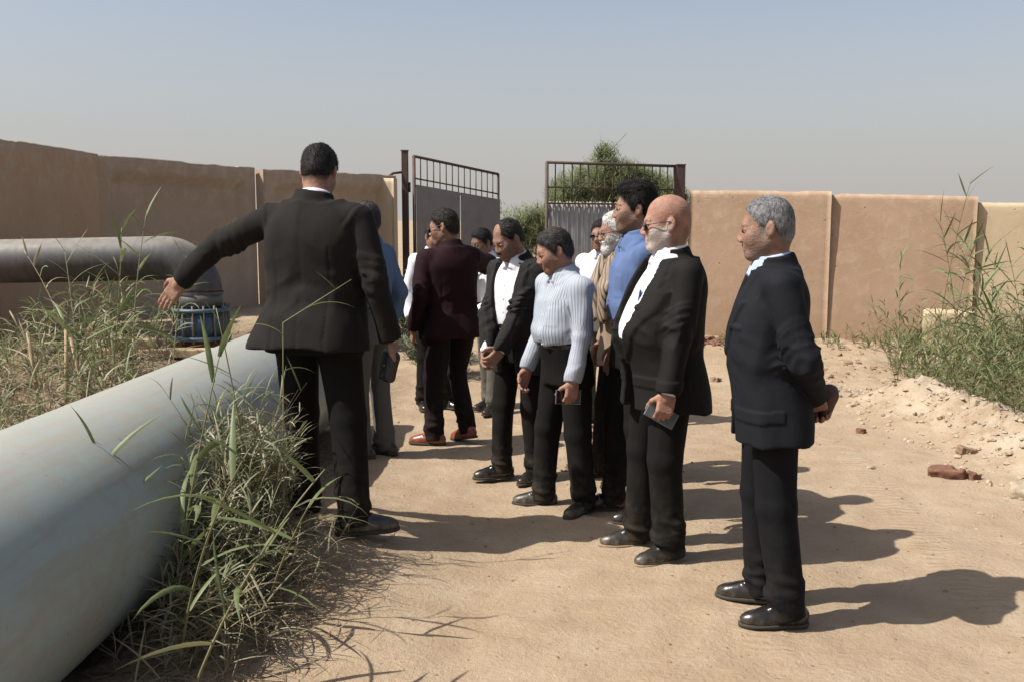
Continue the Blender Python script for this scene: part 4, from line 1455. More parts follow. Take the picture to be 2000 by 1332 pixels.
# dark pipe crossing above, with an elbow down into a blue flanged joint
root = empty('discharge_pipe', (-2.44, 7.78, 0)); tag(root, 'dark grey pipe with an elbow down to a blue flanged joint', 'pipe')
pr, zc_, br = .170, 1.305, .27
pts = [(-2.6, 0, zc_ - .045), (-1.2, 0, zc_ - .02), (-br, 0, zc_)]
for i in range(1, 12):
    a = PI / 2 * i / 12
    pts.append((-br + br * math.sin(a), 0, zc_ - br + br * math.cos(a)))
pts.append((0, 0, zc_ - br))
MB().tube(pts, pr, 40).build('pipe_run', M['pipe_black'], root, True)
MB().tube([(0, 0, zc_ - br), (0, 0, .93)], [pr, pr], 40).build('riser', M['pipe_dark'], root, True)
MB().tube([(0, 0, zc_ - br - .012), (0, 0, zc_ - br + .012)], pr + .006, 40, False).build('weld_bead', M['pipe_black'], root, True)
jt = MB().tube([(0, 0, .70), (0, 0, .90)], .192, 36).build('joint_body', M['valve_blue'], root, True)
for z in (.69, .905):
    fl = MB().tube([(0, 0, z - .014), (0, 0, z + .014)], .225, 40).build('flange', M['valve_blue'], root, True)
for i in range(16):
    a = 2 * PI * i / 16
    x, y = .211 * math.cos(a), .211 * math.sin(a)
    MB().tube([(x, y, .655), (x, y, .945)], .0085, 6).build('bolt', M['bolt'], jt, True)
MB().tube([(0, 0, .1), (0, 0, .676)], .155, 32).build('lower_riser', M['rust_steel'], root, True)
st = empty('timber_stand', (-2.44, 7.78, 0)); tag(st, 'low weathered timber staging under the blue flanged joint', 'staging')
for y in (-.27, .27):
    MB().box((-.20, y, .60), (.50, .07, .03)).build('plank', M['plank'], st, bevel=.006)
for x, y in ((-.62, -.27), (-.62, .27), (.25, -.27), (.25, .27)):
    MB().box((x, y, .40), (.035, .035, .17)).build('leg', M['rust_steel'], st)
MB().box((-.44, -.24, .668), (.16, .09, .038), Euler((0, .06, .2)).to_matrix()).build('block', M['plank'], st, bevel=.008)

PEOPLE = []
def P_(**k): PEOPLE.append(k)
P_(key='pointer', loc=(-.94, 4.74, .12), rz=168, H=1.91, w=1.16, g=1.12, belly=.03, lean=(4, -3, 0), hs=.95, head=(10, 24, 0), skin='skin_tan', hair='hair_black', hairvol=.008, hairline=.0,
   jacket='suit_brownblack', open=(.2, 0.0), hem=-.115, flare=.05, skew=.05, noflap=True, trousers='trouser_black', shirt='shirt_white', shoes=('shoe_dusty', 'sole_dark'),
   feet=((.12, -.10, 10), (-.20, .10, -62)), loose=1.08,
   armL=dict(W=(-1.63, 4.90, 1.30), pole=(-.6, .6, .25), worldpole=True, D=(-.64, .12, -.76), N=(.25, .75, -.1), curl=.10, thumb=.25),
   armR=dict(w=(-.345, -.02, .86), curl=.75, thumb=.9), res=.005, cres=.009,
   label='heavy man in black suit seen from behind, left arm stretched out over the pipe')
P_(key='blueback', loc=(-.95, 6.62, 0), rz=-118, H=1.76, w=.92, g=.95, head=(-20, 8, 0), skin='skin_brown', hair='hair_salt', shirt='shirt_steel', trousers='trouser_grey', untucked=False, belt=True,
   feet=((.10, 0, 30), (-.10, .05, 10)), armL=dict(w=(.25, -.10, .88)), shoes=('shoe_dusty', 'sole_dark'), res=.006, cres=.010,
   label='man in steel blue shirt and grey trousers half hidden behind the pointing man')
P_(key='maroon', loc=(-.43, 7.04, 0), rz=-156, H=1.72, w=1.04, g=1.05, lean=(4, 0, 0), head=(52, 10, 0), hs=1.03, skin='skin_tan', hair='hair_dark', hairvol=.007, jacket='suit_maroon', open=(.2, 0.0), hem=-.13, flare=.03,
   noflap=True, vent=True, trousers='trouser_maroon', shirt='shirt_white', shoes=('shoe_brown', 'sole_dark'), glasses='dark',
   feet=((.13, -.02, 52), (-.13, .02, 20, 12)), armL=dict(w=(.275, -.05, .87), curl=.5), armR=dict(w=(-.17, -.30, 1.44), pole=(-1, -.1, -.55), curl=.8),
   res=.006, cres=.010, label='man in dark maroon suit and red brown shoes with one hand raised to his face')
P_(key='sleeve', loc=(-.66, 8.40, 0), rz=25, H=1.62, w=.98, head=(0, 15, 0), skin='skin_tan', hair='hair_dark', shirt='shirt_white', trousers='trouser_black', belt=True,
   feet=((.10, 0, 25), (-.10, .05, -15)), armR=dict(w=(-.25, -.05, .87)), res=.007, cres=.011,
   label='man in white shirt mostly hidden behind the maroon suit, one sleeve showing')
P_(key='whiteshirt', loc=(-.17, 8.30, 0), rz=-48, H=1.58, w=1.0, lean=(8, 0, 0), head=(0, 14, 0), skin='skin_brown', hair='hair_black', hairvol=.012, shirt='shirt_white', trousers='trouser_olive', belt=True,
   feet=((.10, -.06, 20), (-.10, .06, 0)), armL=dict(w=(.10, -.26, .98), pole=(1, .4, -.6)), armR=dict(w=(-.05, -.28, 1.32), pole=(-1, 0, -.8), curl=.9), res=.007, cres=.011,
   label='bowed dark haired man in white shirt and olive grey trousers between maroon and grey jackets')
P_(key='greyjacket', loc=(.06, 6.06, 0), rz=-42, H=1.665, w=1.0, g=1.05, belly=.03, lean=(6, 0, 0), head=(-14, 24, 0), skin='skin_tan', hair='hair_dark', hairvol=.006, stubble=.45, receding=True, crown_bare=False, mustache='hair_dark', beardamp=.001,
   jacket='suit_grey', open=(.0, .062), openscale=1.0, hem=-.19, flare=.02, trousers='trouser_black', shirt='shirt_white', belt=True, buttons='button_pale',
   feet=((.10, .04, 5), (-.12, -.06, -30)), armL=dict(w=(.03, -.25, .87), pole=(1, .6, -.3), curl=.8, D=(-.55, -.5, -.55)), armR=dict(w=(-.10, -.24, .875), pole=(-1, .6, -.3), curl=.8),
   res=.0055, cres=.0075, label='balding man in open charcoal jacket looking down with hands clasped')
P_(key='stripes', loc=(.30, 5.40, 0), rz=-58, H=1.60, w=.98, g=1.03, belly=.045, lean=(4, 0, 0), head=(-22, 18, 0), hs=1.03, skin='skin_ruddy', hair='hair_salt', hairvol=.010, brow='hair_dark', shirt='shirt_pinstripe', trousers='trouser_black', belt=True,
   buttons='button_pale', feet=((.12, .06, 18), (-.15, -.06, -38)), loose=1.1, armL=dict(w=(.235, -.12, .84), pole=(.6, 1, 0), curl=.75, thumb=.8), armR=dict(w=(-.235, -.14, .86), pole=(-.6, 1, 0), curl=.6),
   shoes=('shoe_dusty', 'sole_dark'), res=.005, cres=.008, label='stout man in striped blue grey shirt and black trousers looking down')
P_(key='farwhite', loc=(.70, 7.75, 0), rz=-30, H=1.64, head=(0, 4, 0), skin='skin_tan', hair='hair_black', shirt='shirt_white', trousers='trouser_olive', glasses='dark', belt=True, res=.007, cres=.011,
   label='man in white shirt and glasses farthest back beside the corrugated gate')
P_(key='scarf', loc=(.67, 6.02, 0), rz=-72, H=1.69, w=1.0, g=1.05, lean=(3, 0, 0), head=(-8, 4, 0), skin='skin_tan', hair='hair_white', hairvol=.012, beard='hair_white', beardvol=.0045, beardlong=True, beardamp=.002, stubble=.95, beardcol=(.42, .40, .37), glasses='clear',
   shirt='shirt_sand', untucked=True, trousers='trouser_black', scarf=True, feet=((.11, 0, 12), (-.12, -.08, -10)), res=.005, cres=.0095,
   label='white haired bearded man in glasses with a checked scarf over a sand shirt')
P_(key='tall', loc=(.66, 5.28, 0), rz=-82, H=1.83, w=1.04, g=1.02, head=(-12, 0, 0), skin='skin_tan', hair='hair_black', hairvol=.011, hairlen=.028, quiff=True, stubble=.6, beardcol=(.035, .025, .02), hairamp=.004, shirt='shirt_blue', trousers='trouser_black', belt=True, untucked=False,
   buttons='button', feet=((.10, .05, 10), (-.12, -.08, -10)), res=.005, cres=.0095, label='tall young man with thick black hair and plain blue shirt')
P_(key='bald', loc=(.72, 4.66, 0), rz=-76, H=1.75, w=1.08, g=1.12, belly=.085, lean=(-2, 0, 0), head=(-18, 4, 0), hs=1.08, skin='skin_ruddy', brow='stubble_grey', stubble=.95, beardcol=(.40, .36, .33), glasses='dark',
   jacket='suit_black', open=(.02, .05), wprof=((-.3, -.05, .04, .12, .28, .42, .50), (.085, .060, .045, .082, .130, .114, .086)), openx=.012, hem=-.185, flare=.045, trousers='trouser_black', shirt='shirt_white', belt=False, buttons='button_pale', noflap=False,
   feet=((.12, .00, 12), (-.14, -.06, -8)), loose=1.12, armL=dict(w=(.285, -.10, .845), pole=(.6, 1, 0), curl=.8, thumb=.8), armR=dict(w=(-.30, -.02, .87)),
   shoes=('shoe_dusty', 'sole_tan'), res=.0047, cres=.007, label='bald man with white stubble beard and glasses in open black suit')
P_(key='navy', loc=(1.03, 3.92, 0), rz=-96, H=1.735, w=1.02, g=.93, belly=.03, lean=(1, 0, 0), head=(-7, 6, 0), hs=1.0, stubble=.5, beardcol=(.12, .10, .09), skin='skin_tan', hair='hair_grey', hairvol=.005, hairlen=.010, hairline=.012, hairamp=.0015,
   jacket='suit_navy', open=(.16, .0), hem=-.165, flare=.03, vent=True, trousers='trouser_navy', shirt='shirt_bluestripe',
   feet=((.12, .085, 8), (-.14, .02, -10)), loose=1.08, armL=dict(w=(.07, .165, .945), pole=(1, -.15, 0), curl=.7), armR=dict(w=(-.08, .18, .92), pole=(-1, -.15, 0), curl=.7),
   res=.0047, cres=.007, label='grey haired man in navy black suit standing apart with hands behind his back')

PR = {}
for sp in PEOPLE:
    PR[sp['key']] = person(sp)

# ------------------------------------------------------------------ vegetation
def leaf_mat(name, g1, g2, dry, trans=.25):
    t = NT(name)
    tint = t.attr('tint')
    p = t.geo()
    n = t.noise(25, 3, .5, p)
    a = t.mix(t.mapr(n, .3, .7), g1, g2)
    c = t.mix(t.mapr(tint, .45, .9), a, dry)
    t.color(c); t.set(Roughness=.5)
    t.b.inputs['Specular IOR Level'].default_value = .4
    tr = t.n('ShaderNodeBsdfTranslucent'); t.l(c, tr.inputs['Color'])
    mx = t.n('ShaderNodeMixShader'); mx.inputs[0].default_value = trans
    out = t.t.nodes['Material Output']
    t.l(t.b.outputs[0], mx.inputs[1]); t.l(tr.outputs[0], mx.inputs[2]); t.l(mx.outputs[0], out.inputs['Surface'])
    return t.m
M['reed'] = leaf_mat('reed leaf green', (.10, .132, .048), (.155, .18, .075), (.31, .26, .155), .3)
M['reed_dry'] = leaf_mat('reed leaf straw', (.17, .155, .085), (.22, .195, .11), (.29, .235, .15))
M['weed'] = leaf_mat('weed leaf green', (.080, .110, .034), (.125, .150, .055), (.25, .215, .115))
M['grass'] = leaf_mat('grass olive green', (.105, .120, .056), (.165, .172, .09), (.29, .25, .16))
M['litter'] = leaf_mat('dry straw litter', (.23, .165, .105), (.30, .22, .145), (.20, .13, .085), .1)
M['shrub'] = leaf_mat('grey green shrub leaf', (.075, .095, .050), (.11, .125, .070), (.15, .13, .085))
M['tree_leaf'] = leaf_mat('feathery tree leaf', (.15, .185, .08), (.21, .24, .115), (.26, .25, .15), .55)
M['stem'] = simple('reed stem', (.16, .15, .07), .6, .3, 12)
M['cane'] = simple('dry cane', (.30, .215, .12), .7, .25, 20)
M['bark'] = simple('tree bark', (.10, .075, .055), .9, .3, 10, .4)

def blades(base, az, el, ln, wd, droop, seg=5, fold=.25, tip=.05, basew=.55, twist=None, curl=None):
    """vectorised curved leaf blades -> verts, quads. arrays of N"""
    N = len(az)
    ts = np.linspace(0, 1, seg + 1)
    prof = np.interp(ts, [0, .25, .6, 1], [basew, 1, .8, tip])
    pos = np.array(base, float); V = []
    ang = np.array(el, float); a2 = np.array(az, float)
    for i, tt in enumerate(ts):
        d = np.stack([np.cos(ang) * np.cos(a2), np.cos(ang) * np.sin(a2), np.sin(ang)], 1)
        side = np.stack([-np.sin(a2), np.cos(a2), np.zeros(N)], 1)
        up = np.cross(side, d)
        if twist is not None:
            side = side * np.cos(twist)[:, None] + up * np.sin(twist)[:, None]; up = np.cross(side, d)
        w_ = (wd * prof[i])[:, None] * .5
        f = up * w_ * fold
        V += [pos - side * w_ + f, pos - f * .6, pos + side * w_ + f]
        pos = pos + d * (ln / seg)[:, None]
        ang = ang - droop / seg
        if curl is not None: a2 = a2 + curl / seg
    V = np.stack(V, 1)            # N, 3*(seg+1), 3
    q = []
    for i in range(seg):
        b = i * 3
        q += [(b, b + 1, b + 4, b + 3), (b + 1, b + 2, b + 5, b + 4)]
    q = np.array(q)
    Q = (np.arange(N)[:, None, None] * (3 * (seg + 1)) + q[None]).reshape(-1, 4)
    return V.reshape(-1, 3), Q, 3 * (seg + 1)

class Leaves:
    def __init__(s): s.V = []; s.Q = []; s.T = []; s.n = 0
    def add(s, V, Q, per, tint):
        s.V.append(V); s.Q.append(Q + s.n); s.T.append(np.repeat(tint, per)); s.n += len(V)
    def build(s, name, mat, parent=None):
        return obj_np(name, np.concatenate(s.V), np.concatenate(s.Q), mat, parent, True, {'tint': np.concatenate(s.T)})

def stems(Lv, bx, by, bz, az, lean, h, r, tint, bend=None, seg=6):
    """thin 3-sided stalks, returns function giving points along each stalk"""
    N = len(bx)
    ts = np.linspace(0, 1, seg + 1)
    bend = np.zeros(N) if bend is None else bend
    P = []
    pos = np.stack([bx, by, bz], 1).astype(float); el = PI / 2 - lean
    for t_ in ts:
        P.append(pos.copy())
        d = np.stack([np.cos(el) * np.cos(az), np.cos(el) * np.sin(az), np.sin(el)], 1)
        pos = pos + d * (h / seg)[:, None]; el = el - bend / seg
    P = np.stack(P, 1)
    V = []
    for i in range(seg + 1):
        rr = r * (1 - .7 * ts[i])
        for k in range(3):
            a = 2 * PI * k / 3
            V.append(P[:, i] + np.stack([np.cos(a) * rr, np.sin(a) * rr, np.zeros(N)], 1))
    V = np.stack(V, 1)
    q = [(i * 3 + k, i * 3 + (k + 1) % 3, (i + 1) * 3 + (k + 1) % 3, (i + 1) * 3 + k) for i in range(seg) for k in range(3)]
    Q = (np.arange(N)[:, None, None] * (3 * (seg + 1)) + np.array(q)[None]).reshape(-1, 4)
    Lv.add(V.reshape(-1, 3), Q, 3 * (seg + 1), tint)
    def at(i, t_):
        x = np.clip(t_ * seg, 0, seg - 1e-4); k = x.astype(int); f = (x - k)[:, None]
        return P[i, k] * (1 - f) + P[i, k + 1] * f
    return at

def reed_mass(name, label, spots, hmin, hmax, nleaf, lmin, lmax, wmin, wmax, mat, dry=.4, leanmax=.35, cat='reeds', azb=None, el0=(.3, 1.1), seed=1, bend=.4, droop=(.2, 1.6)):
    r = np.random.default_rng(seed)
    x, y = spots[:, 0], spots[:, 1]; N = len(x)
    z = ground_z(x, y) - .01
    Lv = Leaves()
    az = r.uniform(0, 2 * PI, N) if azb is None else azb + r.normal(0, .7, N)
    h = r.uniform(hmin, hmax, N) * (spots[:, 2] if spots.shape[1] > 2 else 1)
    tint = np.clip(r.normal(dry, .28, N), 0, 1)
    at = stems(Lv, x, y, z, az, r.uniform(0, leanmax, N), h, r.uniform(.0022, .004, N), np.clip(tint + .25, 0, 1), r.uniform(-.1, bend, N))
    idx = np.repeat(np.arange(N), nleaf); K = len(idx)
    tt = r.uniform(.08, 1, K)
    b = at(idx, tt)
    ln = r.uniform(lmin, lmax, K) * (1.05 - .35 * np.abs(tt - .5)) 
    V, Q, per = blades(b, r.uniform(0, 2 * PI, K), r.uniform(el0[0], el0[1], K) + tt * .25, ln, r.uniform(wmin, wmax, K), r.uniform(droop[0], droop[1], K), seg=5, twist=r.normal(0, .5, K), curl=r.normal(0, .5, K))
    Lv.add(V, Q, per, np.clip(tint[idx] + r.normal(0, .18, K) + (.35 - tt) * .4, 0, 1))
    o = Lv.build(name, M[mat])
    tag(o, label, cat, kind='stuff')
    return o

def scatter(n, fn, seed):
    r = np.random.default_rng(seed)
    return np.array([fn(r) for _ in range(n)])

# --- individual reeds, each with its stem and its leaves as parts
def reed(x, y, h, az, lean, bend, leaves, label, seed, mat='reed', dry=.2, stem_r=.0055, lw=(.016, .026), ll=(.22, .38), group=None, kink=None, start=.2, z=None, el=(.35, .95)):
    r = np.random.default_rng(seed)
    z = gz(x, y) - .02 if z is None else z
    root = empty('reed', (x, y, z)); tag(root, label, 'reed', group)
    pts = []; pos = Vector((0, 0, 0)); e = PI / 2 - lean; a_ = az
    seg = 12
    for i in range(seg + 1):
        pts.append(pos.copy())
        d = Vector((math.cos(e) * math.cos(a_), math.cos(e) * math.sin(a_), math.sin(e)))
        pos = pos + d * h / seg
        e -= bend / seg
        if kink and i == int(kink[0] * seg):
            e = kink[1]; a_ = kink[2]
    MB().tube(pts, [stem_r * (1 - .6 * i / seg) for i in range(seg + 1)], 6).build('stem', M['stem'] if dry < .6 else M['cane'], root, True)
    side = r.uniform(0, 2 * PI)
    for i in range(leaves):
        t_ = start + (1 - start) * (i + .5) / leaves
        x_ = t_ * seg; k = min(int(x_), seg - 1); b = pts[k].lerp(pts[k + 1], x_ - k)
        a = side + PI * i + r.normal(0, .55)
        top = t_ > .85
        V, Q, per = blades(np.array([b]), np.array([a]), np.array([r.uniform(*el) + (.35 if top else 0)]), np.array([r.uniform(*ll) * (.8 if top else 1)]), np.array([r.uniform(*lw)]),
                           np.array([r.uniform(.1, .6) if top else r.uniform(.3, 1.5)]), seg=6, twist=np.array([r.normal(0, .5)]), curl=np.array([r.normal(0, .4)]))
        obj_np('leaf', V, Q, M[mat], root, True, {'tint': np.full(len(V), np.clip(dry + r.normal(0, .15) + (.3 if t_ < .35 else 0), 0, 1))})
    return root

# --- thick grass growing along the near foot of the big pipe, in front of the pointing man
def near_spot(r):
    y = 3.25 + 1.45 * r.beta(2.2, 1.5)
    x0 = -1.857 + .031 * y + .46; x1 = -1.0 - .04 * (y - 3)
    u = r.beta(1.2, 1.2)
    x = x0 + (x1 - x0) * u
    k = .30 + .70 * math.exp(-((y - 4.25) / .55) ** 2) - .20 * u
    return (x, y, k)
reed_mass('grass_thicket', 'tangled olive and straw grass along the foot of the big pale pipe', scatter(190, near_spot, 5), .50, .92, 12, .09, .22, .005, .011, 'grass', dry=.60, leanmax=.28, cat='grass', seed=21, bend=.6, droop=(.2, 1.7))
reed_mass('grass_thicket', 'dry straw grass sprawling over the edge of the track in the near corner', scatter(75, lambda r: (r.normal(-1.06, .14), r.uniform(3.2, 4.3), 1), 6), .15, .36, 10, .12, .28, .004, .009, 'reed_dry', dry=.6, leanmax=1.1, cat='grass', seed=22, bend=1.2, el0=(-.1, .8))
def litter_spot(r): return (r.normal(-1.05, .18), r.uniform(3.0, 4.9))
sp_ = scatter(900, litter_spot, 7)
r = np.random.default_rng(8)
Lv = Leaves()
z = ground_z(sp_[:, 0], sp_[:, 1])
V, Q, per = blades(np.stack([sp_[:, 0], sp_[:, 1], z + .006], 1), r.uniform(0, 2 * PI, 900), r.uniform(-.05, .2, 900), r.uniform(.05, .22, 900), r.uniform(.003, .007, 900), r.uniform(-.1, .4, 900), seg=3)
Lv.add(V, Q, per, r.uniform(0, 1, 900))
tag(Lv.build('straw_litter', M['litter']), 'dry straw lying on the earth along the left edge of the track', kind='stuff')

reed(-1.30, 3.62, 1.12, .3, .16, .1, 9, 'tall fresh green reed leaning over the pale pipe with one upright blade', 31, dry=.05, el=(.5, 1.1), lw=(.018, .030))
reed(-1.36, 3.42, .82, 2.4, .20, .2, 8, 'shorter green reed against the shaded side of the pale pipe', 32, dry=.12)
reed(-1.02, 4.30, 1.42, 1.4, .06, .0, 7, 'thin reed snapped over in front of the pointing man\'s jacket', 33, dry=.3, kink=(.70, .55, .25), ll=(.14, .24), lw=(.010, .017), stem_r=.0045)
reed(-1.10, 4.22, 1.15, 3.0, .10, .1, 8, 'slender reed in front of the pointing man\'s left leg', 34, dry=.2, ll=(.16, .28), lw=(.010, .017))
reed(-.98, 3.75, .62, -.6, .35, .3, 7, 'low green reed spreading over the track beside the pointing man\'s shoe', 35, dry=.05, start=.1, el=(.1, .6))
reed(-1.16, 3.30, .98, 5.6, .25, .5, 8, 'arching reed at the near corner above the dry grass', 36, dry=.25)
reed(-1.05, 3.05, .90, .2, .35, .4, 7, 'nearest arching reed throwing its shadow on the track', 37, dry=.3)

# --- reeds on the bank behind the pale pipe
def bank_spot(r):
    y = r.uniform(5.3, 8.2); x = -2.95 + r.normal(0, .42) - .12 * (y - 6); x = min(x, -2.30 - .0 * y) if y < 6.5 else min(x, -2.62)
    return (x, y, .55 + .45 * math.exp(-((x + 2.85) / .4) ** 2))
reed_mass('reed_bed', 'grey green reeds and weeds on the bank between the pale pipe and the wall', scatter(140, bank_spot, 9), .35, .85, 9, .10, .28, .007, .015, 'reed', dry=.65, leanmax=.45, seed=41)
reed_mass('dead_reeds', 'dead straw coloured reeds lying over the bank at the far left', scatter(220, lambda r: (r.uniform(-4.2, -2.6), r.uniform(5.2, 7.4), 1), 10), .15, .5, 8, .12, .35, .005, .010, 'reed_dry', dry=.8, leanmax=1.2, seed=42, bend=.8, el0=(-.3, .8))
sp_ = scatter(1500, lambda r: (r.uniform(-4.4, -2.2), r.uniform(5.0, 9.5)), 12)
Lv = Leaves(); r = np.random.default_rng(13)
V, Q, per = blades(np.stack([sp_[:, 0], sp_[:, 1], ground_z(sp_[:, 0], sp_[:, 1]) + .008], 1), r.uniform(0, 2 * PI, 1500), r.uniform(-.05, .3, 1500), r.uniform(.05, .28, 1500), r.uniform(.004, .009, 1500), r.uniform(-.1, .5, 1500), seg=3)
Lv.add(V, Q, per, r.uniform(0, 1, 1500))
tag(Lv.build('straw_litter', M['litter']), 'brown reed litter covering the bank behind the pale pipe', kind='stuff')
gB = 'tall reeds in front of the dark pipe'
reed(-2.62, 6.35, 1.22, .6, .16, -.1, 11, 'tallest bright green reed crossing in front of the dark pipe', 51, dry=.05, lw=(.018, .030), ll=(.26, .42), el=(.6, 1.2))
reed(-2.85, 6.5, 1.10, 2.2, .12, .3, 11, 'grey green reed with drooping leaves left of the tallest reed by the dark pipe', 52, dry=.3)
reed(-2.30, 6.6, 1.05, 1.2, .12, .2, 12, 'leafy reed in front of the elbow of the dark pipe', 53, dry=.25, ll=(.2, .32))
reed(-2.45, 6.1, .95, 4.0, .22, .4, 10, 'reed leaning towards the camera below the dark pipe', 54, dry=.35)
reed(-3.05, 6.9, 1.00, 2.8, .2, .5, 9, 'half dried reed with a bent top against the wall joint', 55, dry=.6)
reed(-3.4, 6.4, .9, 2.9, .35, .7, 8, 'pale dry reed arching to the left below the dark pipe', 56, dry=.75, mat='reed_dry')
reed(-2.70, 7.0, 1.2, .9, .05, .2, 10, 'slim reed beside the blue joint with a nodding tip', 57, dry=.3)
for i, (x, y, h_, ln_) in enumerate(((-3.03, 6.3, .62, .06), (-2.84, 6.25, .66, -.02), (-2.72, 6.3, .55, .1))):
    c_ = empty('cut_cane', (x, y, gz(x, y) - .03)); tag(c_, ('leftmost of three', 'tallest and middle of three', 'rightmost of three')[i] + ' cut brown canes standing in the weeds', 'cane', 'cut canes on the bank')
    MB().tube([(0, 0, 0), (-ln_ * .4, 0, h_ * .5), (-ln_, .01, h_)], [.013, .0125, .011], 8).build('stalk', M['cane'], c_, True)
    MB().tube([(-ln_ * .4, 0, h_ * .5 - .006), (-ln_ * .4, 0, h_ * .5 + .006)], .015, 8).build('node', M['cane'], c_, True)

# --- grey green shrub at the foot of the left gate leaf
def shrub(x, y, rad, h, n, label, seed, mat='shrub', lw=(.014, .028), ll=(.05, .11)):
    root = empty('shrub', (x, y, gz(x, y))); tag(root, label, 'shrub')
    r = np.random.default_rng(seed)
    st_ = MB()
    tips = []
    for i in range(26):
        a = r.uniform(0, 2 * PI); l_ = r.uniform(.5, 1); rr = rad * math.sqrt(r.random())
        p1 = Vector((rr * .5 * math.cos(a), rr * .5 * math.sin(a), h * l_ * .5)); p2 = Vector((rr * math.cos(a), rr * math.sin(a), h * l_))
        st_.tube([(0, 0, -.03), p1, p2], [.012, .007, .003], 4); tips.append((p1, p2))
    st_.build('twigs', M['bark'], root)
    i = r.integers(0, len(tips), n); f = r.random(n)
    A = np.array([tuple(a) for a, b in tips]); B = np.array([tuple(b) for a, b in tips])
    b = A[i] * (1 - f)[:, None] + B[i] * f[:, None] + r.normal(0, .07, (n, 3)) * np.array([1, 1, .8])
    b[:, 2] = np.abs(b[:, 2])
    V, Q, per = blades(b, r.uniform(0, 2 * PI, n), r.uniform(-.3, 1.2, n), r.uniform(*ll, n), r.uniform(*lw, n), r.uniform(0, 1, n), seg=2)
    Lv = Leaves(); Lv.add(V, Q, per, np.clip(r.normal(.3, .25, n), 0, 1)); Lv.build('foliage', M[mat], root)
shrub(-1.12, 11.2, .50, 1.0, 2600, 'grey green shrub behind the maroon suit at the foot of the gate post', 61)
shrub(-.72, 10.2, .40, .45, 1500, 'low dark shrub on the track edge beside the maroon suit', 62)
shrub(-1.70, 12.3, .45, .75, 1500, 'shrub half hidden behind the blue shirted man against the wall', 63)

# --- weeds and reeds on the right
def weed_spot(r):
    while True:
        x = r.uniform(3.55, 6.3); y = r.uniform(7.0, 11.3)
        if x > 3.55 + .0 * y and x - .32 * (y - 7) > 3.05 + .25 * vnoise2(np.array([x]), np.array([y]), 1.5)[0]: break
    return (x, y, .55 + .45 * min(1, (x - 3.3) / 1.2))
reed_mass('weed_patch', 'bright green weeds spreading over the loose earth by the right wall', scatter(800, weed_spot, 14), .32, .95, 11, .07, .20, .006, .014, 'weed', dry=.45, leanmax=.6, cat='weeds', seed=71, bend=.6)
sp_ = scatter(160, lambda r: (r.uniform(2.6, 6.8), r.uniform(12.2, 13.0), r.uniform(.3, 1)), 15)
reed_mass('weed_patch', 'sparse low weeds along the foot of the right wall', sp_, .12, .3, 9, .06, .16, .008, .015, 'weed', dry=.45, leanmax=.7, cat='weeds', seed=72)
rr_ = [(4.05, 9.2, 2.05, 'tallest thin reed rising past the top of the right wall', .45, 81), (4.35, 9.0, 1.45, 'leafy reed beside the tallest one in front of the wall joint', .2, 82), (4.55, 8.6, 1.25, 'green reed with broad bent leaves near the right wall joint', .1, 83),
       (4.45, 8.1, 1.5, 'reed with dark broad leaf crossing the pale wall', .15, 84), (4.75, 8.3, 1.3, 'reed at the right edge of the picture with arching leaves', .15, 85), (4.1, 8.5, .95, 'short reed in front of the concrete block', .3, 86),
       (4.2, 7.6, .95, 'light green reed at the front of the weeds on the right', .1, 87), (4.0, 9.9, 1.3, 'pale reed in front of the sand wall panel', .4, 88), (4.95, 9.3, 1.55, 'far reed behind the weeds at the right edge', .35, 89)]
rr_ += [(4.55, 9.4, 1.5, 'reed with a nodding tip just right of the wall joint', .3, 110), (4.3, 7.9, 1.25, 'yellow green reed rising out of the front weeds', .35, 111), (5.0, 8.9, 1.65, 'high leafy reed at the right edge before the pale panel', .2, 112),
        (4.7, 7.8, 1.15, 'bushy reed at the right edge above the bright weeds', .1, 113), (4.85, 9.8, 1.7, 'slim reed standing against the pale panel', .4, 114), (4.2, 9.0, 1.1, 'drooping reed left of the leafy reed by the wall joint', .3, 115)]
for x, y, h_, lb, dr, sd in rr_:
    x = x - .40 if x > 4.3 else x - .12
    reed(x, y, h_, sd * 1.3, .10, .35, 17 if h_ < 1.8 else 12, lb, sd, dry=dr, ll=(.22, .44), lw=(.016, .030), start=.15 if h_ < 1.8 else .3)

